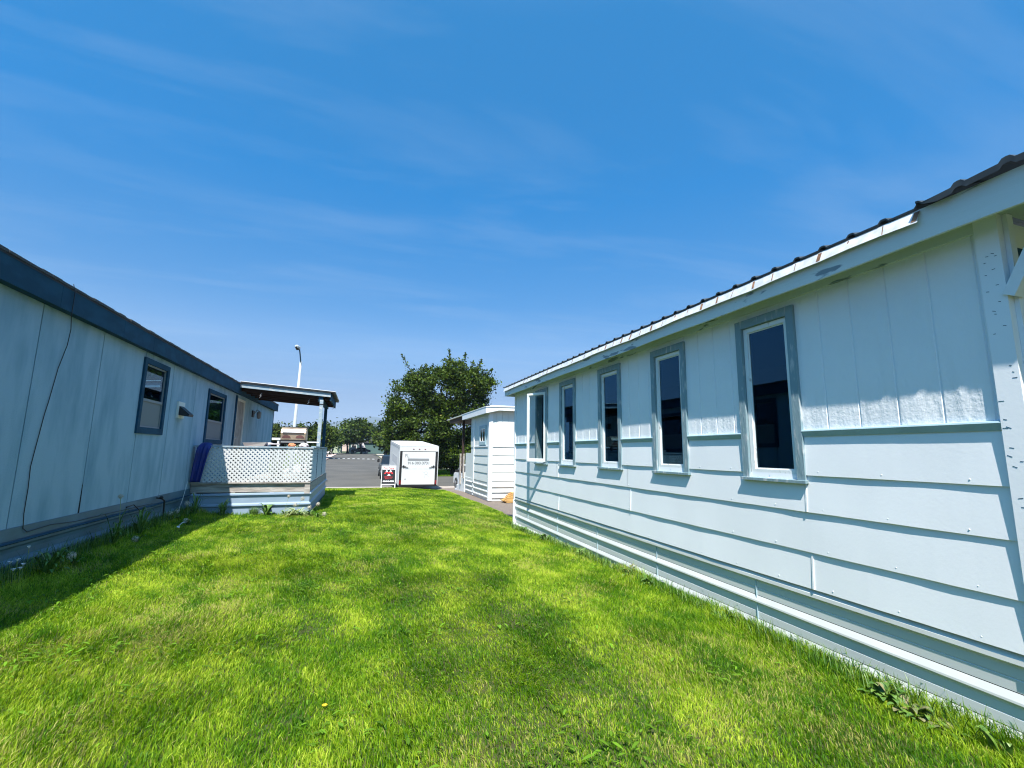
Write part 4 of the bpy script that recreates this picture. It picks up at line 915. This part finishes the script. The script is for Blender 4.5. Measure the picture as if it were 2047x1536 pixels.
# ---------------------------------------------------------------- trees
def tree(label,base,lobes,nleaf,ls,trunk=.25,tone=(.012,.032,.005),name='broadleaf_tree',sprigs=(),group=None,seed=1,clump=.55,flat=None,light=(.125,.195,.013)):
    r=np.random.default_rng(seed); t=thing(name,base,label,'tree',group); bx,by,bz=base
    top=max(l[2]+l[5] for l in lobes); cxy=np.array([np.mean([l[0] for l in lobes]),np.mean([l[1] for l in lobes])])
    tk=MB(); mid=(bx*.5+cxy[0]*.5,by*.5+cxy[1]*.5,bz+(top-bz)*.4); tk.tube([(bx,by,bz-.1),(bx+.02,by,bz+.8),mid,(cxy[0],cxy[1],bz+(top-bz)*.75)],[trunk*1.3,trunk,trunk*.7,trunk*.25],9)
    for l in lobes:
        c=Vector(l[:3]); m=Vector(mid); tk.tube([m,m.lerp(c,.5)+Vector((0,0,.3)),c],[trunk*.42,trunk*.28,trunk*.1],6)
        for _ in range(4):
            d=Vector(r.normal(size=3)); d.normalize(); e=c+Vector((d.x*l[3],d.y*l[4],d.z*l[5]))*.85; tk.tube([m.lerp(c,.6),c.lerp(e,.5),e],[trunk*.2,trunk*.12,trunk*.03],5)
    for s in sprigs: c=Vector(s[0]); e=Vector(s[1]); tk.tube([c,c.lerp(e,.5),e],[trunk*.12,trunk*.07,.01],5)
    tk.build('trunk','bark',t)
    vol=np.array([l[3]*l[4]+l[4]*l[5]+l[3]*l[5] for l in lobes]); vol=vol/vol.sum(); P=[];K=[]
    for l,vv in zip(lobes,vol):
        n=int(nleaf*vv); nc=max(6,int(n/55)); d=r.normal(size=(nc,3)); d/=np.linalg.norm(d,axis=1)[:,None]; rr=r.uniform(.55,1.04,nc)**.8
        cc=np.array(l[:3])+d*rr[:,None]*np.array(l[3:6]); ci=r.integers(0,nc,n); cs=clump*r.uniform(.5,1.2,nc)
        off=r.normal(size=(n,3))*np.array([1,1,.6])*cs[ci][:,None]*.5
        P.append(cc[ci]+off); K.append(r.uniform(0,1,nc)[ci])
    for s in sprigs:
        a,b=np.array(s[0]),np.array(s[1]); n=int(s[2]); tt=r.random(n)**.8; P.append(a+(b-a)*tt[:,None]+r.normal(size=(n,3))*s[3]*(1.15-tt)[:,None]); K.append(r.uniform(.3,1,n))
    P=np.concatenate(P); K=np.concatenate(K); n=len(P); k=P[:,2]>bz+.25; P=P[k];K=K[k]; n=len(P)
    nrm=r.normal(size=(n,3))+np.array([0,0,.7]); nrm/=np.linalg.norm(nrm,axis=1)[:,None]
    ref=r.normal(size=(n,3)); u=np.cross(nrm,ref); u/=np.linalg.norm(u,axis=1)[:,None]; w=np.cross(nrm,u)
    s=(ls*r.uniform(.6,1.25,n))[:,None]
    v=np.stack([P-u*s,P-u*s*.2-w*s*.62+nrm*s*.1,P+u*s*.9,P-u*s*.1+w*s*.62+nrm*s*.1],1)
    m=np.clip(.75*K**1.6+.35*r.random(n)**2-.06,0,1)[:,None]; c=np.array(tone)*(1-m)+np.array(light)*m; c=c*r.uniform(.75,1.25,(n,1)); yl=(r.random(n)<.006)[:,None]; c=np.where(yl,np.array([.22,.19,.04]),c)
    c=np.repeat(c[:,None],4,1)
    g=np.array(base); o=npmesh('crown',v.reshape(-1,3),np.arange(n*4),np.full(n,4),'foliage',c.reshape(-1,3),loc=base,parent=t)
    return t
L=[]; 
def pt(x,y,D): return tuple(onD(x,y,D))
def lobe(x,y,D,rx,rz,ry=None): p=pt(x,y,D); k=D/920; return (p[0],p[1],p[2],rx*k,(ry or rx)*k*1.1,rz*k)
ml=[lobe(822,800,40,44,50),lobe(880,780,40,50,50),lobe(940,775,40,34,42),lobe(800,855,40,36,40),lobe(850,860,39,50,48),lobe(905,845,40,48,50),lobe(915,905,40,46,34),lobe(870,905,41,46,30),lobe(965,770,40,22,26),lobe(905,745,40,26,26),lobe(835,765,40,26,24),lobe(958,815,40,22,26),lobe(792,885,41,26,20)]
spr=[(pt(825,750,40),pt(803,708,40),70,.20),(pt(900,745,40),pt(898,697,40),80,.18),(pt(925,740,40),pt(931,705,40),80,.2),(pt(955,745,40),pt(962,718,40),60,.18),(pt(970,765,40),pt(992,768,40),80,.2),(pt(865,755,40),pt(866,728,40),60,.2),(pt(945,735,40),pt(946,722,40),40,.15),(pt(800,775,40),pt(786,760,40),50,.2),(pt(785,830,40),pt(768,850,40),60,.2),(pt(975,745,40),pt(984,738,40),50,.15),(pt(848,750,40),pt(852,728,40),50,.2),(pt(960,830,40),pt(978,822,40),50,.2)]
mb_=pt(908,945,40.5); 
tree('large dark green maple towering behind the white trailer',(mb_[0],mb_[1],float(G(mb_[0],mb_[1]))),ml,64000,.115,.32,name='maple_tree',sprigs=spr,seed=4,clump=.62)
def simple_tree(label,xc,yt,yb,w,D,n,ls,seed,name='broadleaf_tree',tone=(.010,.028,.005),light=(.13,.19,.02),nl=7,low=.22):
    r=random.Random(seed); Ls=[]; h=(yb-yt)
    for i in range(nl):
        a=r.uniform(-1,1); b=r.uniform(0,1); Ls.append(lobe(xc+a*w*.33*(1-.35*b),yb-h*(low+(.78-low)*b),D+r.uniform(-1,1)*w*D/920*.25,w*r.uniform(.2,.3),h*r.uniform(.16,.24)*(.72 if low>.5 else 1)))
    Ls.append(lobe(xc,yt+h*.25,D,w*.2,h*.25)); p=pt(xc,yb,D)
    sp=[]
    for i in range(5):
        a=r.uniform(-.4,.4); y0=yt+h*(.25+abs(a)*.6); sp.append((pt(xc+a*w,y0,D),pt(xc+a*w*1.1+r.uniform(-3,3),y0-h*r.uniform(.15,.3),D),int(n*.01)+12,ls*1.6))
    return tree(label,(p[0],p[1],float(G(p[0],p[1]))),Ls,n,ls,.22,name=name,sprigs=sp,seed=seed,group='trees along the far streets',tone=tone,light=light,clump=ls*5)
for a in (('rounded dark tree at the street end left of the big maple',722,840,908,78,105,7000,.34,11),
          ('bushy tree overlapping the left side of the big maple',772,846,908,56,92,5000,.30,12),
          ('dark tree directly behind the deck posts',640,846,906,74,72,7000,.24,13),
          ('small dark tree right of the deck posts with a narrow top',662,868,906,30,98,2500,.30,19),
          ('pale green tree beside the far corner of the left home',553,846,900,44,62,5000,.2,14),
          ('dark tree top showing behind the barbecue',598,850,902,52,78,5000,.26,15),
          ('tree at the street end behind the far lamp post',694,862,906,34,110,2600,.34,16),
          ('tree behind the trailer roof, right of centre street',800,862,915,60,80,4500,.28,17),
          ('low tree between maple trunk and outbuilding',930,862,930,70,58,5000,.2,18)):
    simple_tree(*a,light=(.17,.22,.035) if a[8]==14 else (.13,.195,.016),low=.56 if a[5]>97 else .22)
# ---------------------------------------------------------------- distant homes
def far_home(label,x0,x1,y,d,zb,h,m,roof,name='distant_house',windows=()):
    t=thing(name,((x0+x1)/2,y,zb),label,'house'); MB().box(x0,x1,y,y+d,zb-.3,zb+h).build('wall',m,t)
    MB().prism([(x0-.3,zb+h),(x1+.3,zb+h),(x1+.3,zb+h+.15),((x0+x1)/2,zb+h+1.0),(x0-.3,zb+h+.15)],'y',y-.3,y+d+.3).build('roof',roof,t)
    for a,b,c in windows:
        w=frame_xz(MB(),y-.06,y-.0,a-c/2,a+c/2,zb+b,zb+b+1.2,.12).build('window','white',t); MB().box(a-c/2+.12,a+c/2-.12,y-.03,y-.01,zb+b+.12,zb+b+1.08).build('pane','glassdark',t)
    return t
far_home('dark green house with white framed windows at the street end',-2.5,9.5,122,9,.95,2.6,'greenhouse','darkroof',windows=((-1.3,.9,1.3),(6.8,.7,1.4)))
far_home('pale green house end wall left of the dark green house',-6.6,-4.2,118,9,.95,2.9,'palegreen','cream',windows=())
cp_=thing('carport',(-11,64,.03),'white carport roof on slim posts behind the deck, left of the barbecue','carport')
MB().box(-13,-9.3,63,69,2.75,3.0).build('roof','white',cp_)
for x in (-12.8,-10.6,-9.5): MB().box(x-.12,x+.12,63.1,63.3,.0,2.748).build('post','white',cp_)
MB().box(-13,-9.4,69,69.2,.0,2.745).build('back_wall','dark',cp_)
far_home('pinkish house glimpsed between the maple and the outbuilding',15.5,24,74,8,.2,3.4,'pinkhouse','darkroof',windows=((17.5,1,1.4),))
far_home('low white house behind the left tree row',-17,-9.5,128,8,.95,2.4,'cream','darkroof',windows=((-11,.8,1.3),))
rv=thing('canvas_awning',(2.2,119,.95),'pale leaning canvas structure in front of the dark green house','awning')
MB().hexa([(.9,118.6,.95),(2.0,118.6,.95),(2.0,119.6,.95),(.9,119.6,.95),(-1.0+.3,118.6,3.6),(.8,118.6,3.7),(.8,119.6,3.7),(-.7,119.6,3.6)]).build('canvas','cloth',rv); MB().tube([(-.6,118.5,3.7),(.9,118.5,3.75)],.06).build('canvas_bar','white',rv)
MB().tube([(-1.6,118.0,1.7),(-1.6,117.85,1.7)],[.75,.7],20).build('round_tank','deckblue',loc=(-1.6,118,.95),label='round blue-grey tank beside the pale canvas at the street end',cat='tank')
# picket fence near the teal car
pf=thing('picket_fence',(11,50,.0),'row of thin pale posts behind the teal car under the maple','fence')
q=MB()
for i in range(9): q.box(9.2+i*.45,9.26+i*.45,50,50.06,-.3,2.3)
q.box(9.2,12.9,50.07,50.1,2.0,2.3); q.build('fence_posts','cream',pf)
# ---------------------------------------------------------------- hills
def ridge(name,pts,D,depth,m,seed):
    r=random.Random(seed); rows=8; v=[];f=[]; n=len(pts)
    for j in range(rows):
        t=j/(rows-1)
        for i,(px,py) in enumerate(pts):
            p=onD(px,py,D+depth*t); base=Vector((p.x,p.y,-2)); hgt=(p.z+2); s=math.sin(math.pi*min(1,.0+t*.5)) if j else 0
            v.append((base.x+r.uniform(-1,1)*depth*.02,base.y,-2+hgt*s*(1+r.uniform(-.03,.03)*(j<rows-1))))
    for j in range(rows-1):
        for i in range(n-1): a=j*n+i; f.append((a,a+1,a+n+1,a+n))
    k=len(v); v+=[(v[(rows-1)*n+i][0]*1.15,v[(rows-1)*n+i][1]*1.15,-2) for i in range(n)]
    for i in range(n-1): f.append(((rows-1)*n+i,(rows-1)*n+i+1,k+i+1,k+i))
    return MB().add(v,f).build(name,m,kind='structure',smooth=True)
ridge('mountain',[(250,896),(380,880),(480,868),(560,858),(620,853),(655,848),(680,843),(700,838),(720,834),(745,833),(765,836),(800,848),(850,856),(940,866),(1100,880),(1300,900)],2900,700,'mountain',3)
ridge('hill',[(560,898),(610,890),(640,872),(655,861),(668,866),(685,876),(705,884),(760,894),(900,900),(1000,902)],520,120,'tan',5)
# ---------------------------------------------------------------- small plants and litter
def leafblade(mb,c,d,L_,w,lift,droop=.5,tooth=False):
    c=Vector(c); d=Vector((d[0],d[1],0)).normalized(); s=Vector((-d.y,d.x,0)); n=6; k=len(mb.v)
    for i in range(n+1):
        t=i/n; p=c+d*L_*t*(1-.25*lift)+Vector((0,0,L_*(lift*math.sin(t*1.9)-droop*t*t*.5))); ww=w*math.sin(math.pi*min(.97,t*.86+.1))*(1+(.35 if tooth and i%2 else 0)); mb.v+=[tuple(p-s*ww/2),tuple(p+Vector((0,0,-ww*.12))),tuple(p+s*ww/2)]
    for i in range(n): a=k+3*i; mb.f+=[(a,a+1,a+4,a+3),(a+1,a+2,a+5,a+4)]
def dandelion(head,label,leaves=5,group='dandelion clocks beside the deck and left home',r=.03,base=None):
    hx,hy,hz=head; bx,by=base or (hx+random.uniform(-.04,.04),hy+random.uniform(-.04,.04)); bz=float(G(bx,by)); t=thing('dandelion',(bx,by,bz),label,'dandelion',group)
    MB().tube([(bx,by,bz),(bx*.6+hx*.4,by*.5+hy*.5,bz+(hz-bz)*.6),(hx,hy,hz)],.003,5).build('stem','stem',t)
    h=MB()
    for _ in range(150):
        d=Vector(RNG.normal(size=3)).normalized(); u=d.orthogonal().normalized()*.006; c=Vector(head)+d*r*random.uniform(.75,1); w=d.cross(u); h.add([c-u,c+w,c+u,c-w],[(0,1,2,3)])
    h.sphere(head,r*.3,6,4); h.build('seed_head','seedhead',t)
    lf=MB()
    for i in range(leaves): a=random.uniform(0,6.28); leafblade(lf,(bx,by,bz+.01),(math.cos(a),math.sin(a)),random.uniform(.08,.16),.03,.8,.3,True)
    lf.build('leaves','leaf',t)
def onplane_y(px,py,Y): 
    d=(fw*920+r2*(px-1023.5)-u2*(py-768)); k=Y/d.y; return Vector((0,0,H))+d*k
hd_=[(577.5,992.5,10.9,'sunlit dandelion clock leftmost in the clump by the deck corner'),(605,997.5,10.85,'tallest large dandelion clock in front of the deck corner'),(590,1009.5,10.7,'dandelion clock low in the middle of the deck corner clump'),(618.6,1014.5,10.6,'dandelion clock just right of the deck corner post'),(635.6,1008,10.7,'dandelion clock standing right of the deck skirting'),(648,1028,10.2,'outermost dandelion clock farthest right of the deck'),
 (374,1006.5,10.4,'shaded dandelion clock under the blue tarp'),(354,1022,9.9,'shaded dandelion clock left of the one under the tarp'),(339.6,1027,9.7,'shaded dandelion clock nearest the faucet pipe'),(371,1041,9.4,'shaded dandelion clock above the white paper scrap'),(229.6,1066,7.9,'dark dandelion clock in the shade under the sash window'),(270,1078,7.8,'dandelion clock in the shade near the hose bend'),(143,1111,6.5,'lone pale dandelion head in the shade near the picture edge'),(215,993,7.95,'tall thin weed head against the left wall base')]
for px_,py_,Y_,lb in hd_:
    p=onplane_y(px_,py_,Y_); p.x=max(p.x,-3.12)
    if px_>560: base=(p.x-.12*random.random()-.05,p.y+.05)
    else: base=(p.x+.02,p.y+.03)
    dandelion(tuple(p),lb,leaves=6 if px_<560 else 9,base=base,r=.048 if py_>994 else .034)
def weed(x,y,n,L_,w,label,m='leaf',lift=1.0,dry=0,name='leafy_weed',group='weeds along the skirting'):
    z=float(G(x,y)); t=thing(name,(x,y,z),label,'weed',group); a_=MB(); b_=MB()
    for i in range(n):
        a=random.uniform(0,6.28); q=b_ if random.random()<dry else a_
        leafblade(q,(x+random.uniform(-.03,.03),y+random.uniform(-.05,.05),z+.005),(math.cos(a),math.sin(a)),L_*random.uniform(.6,1.15),w*random.uniform(.7,1.2),lift*random.uniform(.4,1.1),.4,True)
    if a_.v: a_.build('leaves',m,t)
    if b_.v: b_.build('dead_leaves','leafdry',t)
def at_right(px,X=2.96):   # Y along the skirting for a column of the photo
    d=(fw*920+r2*(px-1023.5)-u2*(1200-768)); return X*d.y/d.x
weed(2.86,at_right(1745,2.86),46,.095,.034,'large ragged weed at the skirting, upper one of the nearest pair',dry=.2)
weed(2.84,at_right(1800,2.84),44,.10,.036,'sprawling broad-leaved weed with dead leaves nearest the picture corner',dry=.4,lift=.7)
weed(2.88,at_right(1960,2.88),6,.09,.022,'small upright seedling against the white rib near the corner',lift=1.4)
weed(2.86,at_right(1860,2.86),30,.085,.03,'flat dead-leaved weed between the seedling and the ragged weeds',dry=.6,lift=.5)
weed(2.93,at_right(1255,2.93),18,.14,.045,'brown and green weed halfway along the skirting',dry=.35)
weed(2.93,at_right(1300,2.93),16,.13,.04,'bright green weed right of the brown one by the skirting')
weed(2.93,at_right(1090,2.93),20,.15,.05,'dark leafy weed at the far third of the skirting')
weed(2.93,at_right(1165,2.93),14,.12,.04,'low weed between the dark leafy weed and the brown one')
weed(2.93,at_right(1045,2.93),12,.12,.04,'small weed by the far corner of the blue home')
weed(2.93,at_right(1450,2.93),12,.10,.03,'small weed clump below the nearest windows')
weed(-1.75,10.95,14,.24,.07,'dark broad-leaved dock plant in front of the deck skirting',group='weeds by the deck',lift=1.3)
weed(-2.55,10.9,26,.20,.02,'feathery tall grass clump at the shadow edge by the deck',group='weeds by the deck',lift=1.6)
weed(-1.15,10.72,60,.34,.018,'tangle of pale weed stalks at the deck corner',m='stem',group='weeds by the deck',lift=.6)
weed(-2.95,10.6,20,.30,.02,'tall dark weeds in the shade beside the tarp',group='weeds by the deck',lift=1.5)
weed(-3.0,8.4,24,.26,.02,'tall dark weeds under the left sash window',group='weeds by the left home',lift=1.5)
weed(-3.0,7.6,20,.28,.02,'spindly dark weeds near the split seam',group='weeds by the left home',lift=1.5)
weed(-2.95,6.2,24,.22,.03,'dark weed clump behind the white flowers',group='weeds by the left home',lift=1.2)
# tall grass along both walls
def tallgrass(name,x,y0,y1,n,h,label):
    mb=MB()
    for _ in range(n):
        y=random.uniform(y0,y1); xx=x+random.uniform(-.07,.07); z=float(G(xx,y)); hh=h*random.uniform(.4,1); a=random.uniform(0,6.28); l=random.uniform(.2,.9)
        p=Vector((xx,y,z)); e=p+Vector((math.cos(a)*l*hh*.6,math.sin(a)*l*hh,hh)); s=Vector((-math.sin(a),math.cos(a),0))*.0022; m=p.lerp(e,.55)+Vector((0,0,hh*.12))
        mb.add([p-s,p+s,m+s,m-s,e],[(0,1,2,3),(3,2,4)])
    mb.build(name,'leaf',label=label,cat='grass',kind='stuff')
tallgrass('wall_grass',2.93,1.6,9.0,2200,.15,'untrimmed grass along the white skirting of the blue home')
tallgrass('shade_grass',-3.08,4.5,11,1400,.28,'tall dark grass along the base of the left home')
tallgrass('deck_grass',-2.0,10.9,11.1,300,.2,'grass against the deck skirting')
fw_=thing('white_flowers',(-2.95,5.95,.28),'cluster of white blossoms in deep shade at the left picture edge','flower')
random.seed(5)
for cx,cy,cz in ((20,1127,5.75),(46,1131,5.85),(35,1122,5.8),(26,1142,5.7),(40,1139,5.75),(58,1096,6.1)):
    p=onplane_y(cx,cy,cz); q=MB()
    for i in range(10 if cx<55 else 5): a=random.uniform(0,6.28); leafblade(q,p,(math.cos(a),math.sin(a)),.026,.020,.9,.2)
    fb_=q.build('blossom','petal',fw_); MB().tube([(p.x-.02,p.y+.05,.27),tuple(p)],.0025,5).build('flower_stem','stem',fb_)
p=onplane_y(354,1056,8.95); q=MB(); leafblade(q,p,(1,.4),.14,.08,.7,.2); leafblade(q,p+Vector((.02,.03,0)),(-1,.6),.06,.05,.5,.2); q.build('paper_scrap','petal',loc=tuple(p),label='white paper scrap in the shaded grass left of the deck',cat='litter')
def onG(px,py):
    d=(fw*920+r2*(px-1023.5)-u2*(py-768)); k=-(H-.24)/d.z; return Vector((0,0,H))+d*k
p=onG(649,1411); q=MB()
for i in range(9): a=i*.7; leafblade(q,p,(math.cos(a),math.sin(a)),.016,.009,.3,.1)
q.build('yellow_flower','yellow',loc=tuple(p),label='tiny yellow dandelion flower in the near lawn',cat='flower')
# ---------------------------------------------------------------- haze
HAZE=.00018
hm=bpy.data.materials.new('haze'); hm.use_nodes=True; t=hm.node_tree
for n_ in list(t.nodes): t.nodes.remove(n_)
pv=N(t,'ShaderNodeVolumePrincipled'); pv.inputs['Color'].default_value=(.5,.68,.96,1); pv.inputs['Density'].default_value=HAZE; pv.inputs['Anisotropy'].default_value=.0
oo=N(t,'ShaderNodeOutputMaterial'); t.links.new(pv.outputs[0],oo.inputs['Volume'])
hz=MB().box(-4900,4900,-200,4900,-3.2,330).build('haze',hm,label='thin blue summer haze over the valley',cat='haze',kind='stuff')
S.cycles.pixel_filter_type='BLACKMAN_HARRIS'; S.cycles.filter_width=1.15; S.cycles.volume_bounces=0; S.cycles.max_bounces=8; S.cycles.transparent_max_bounces=12
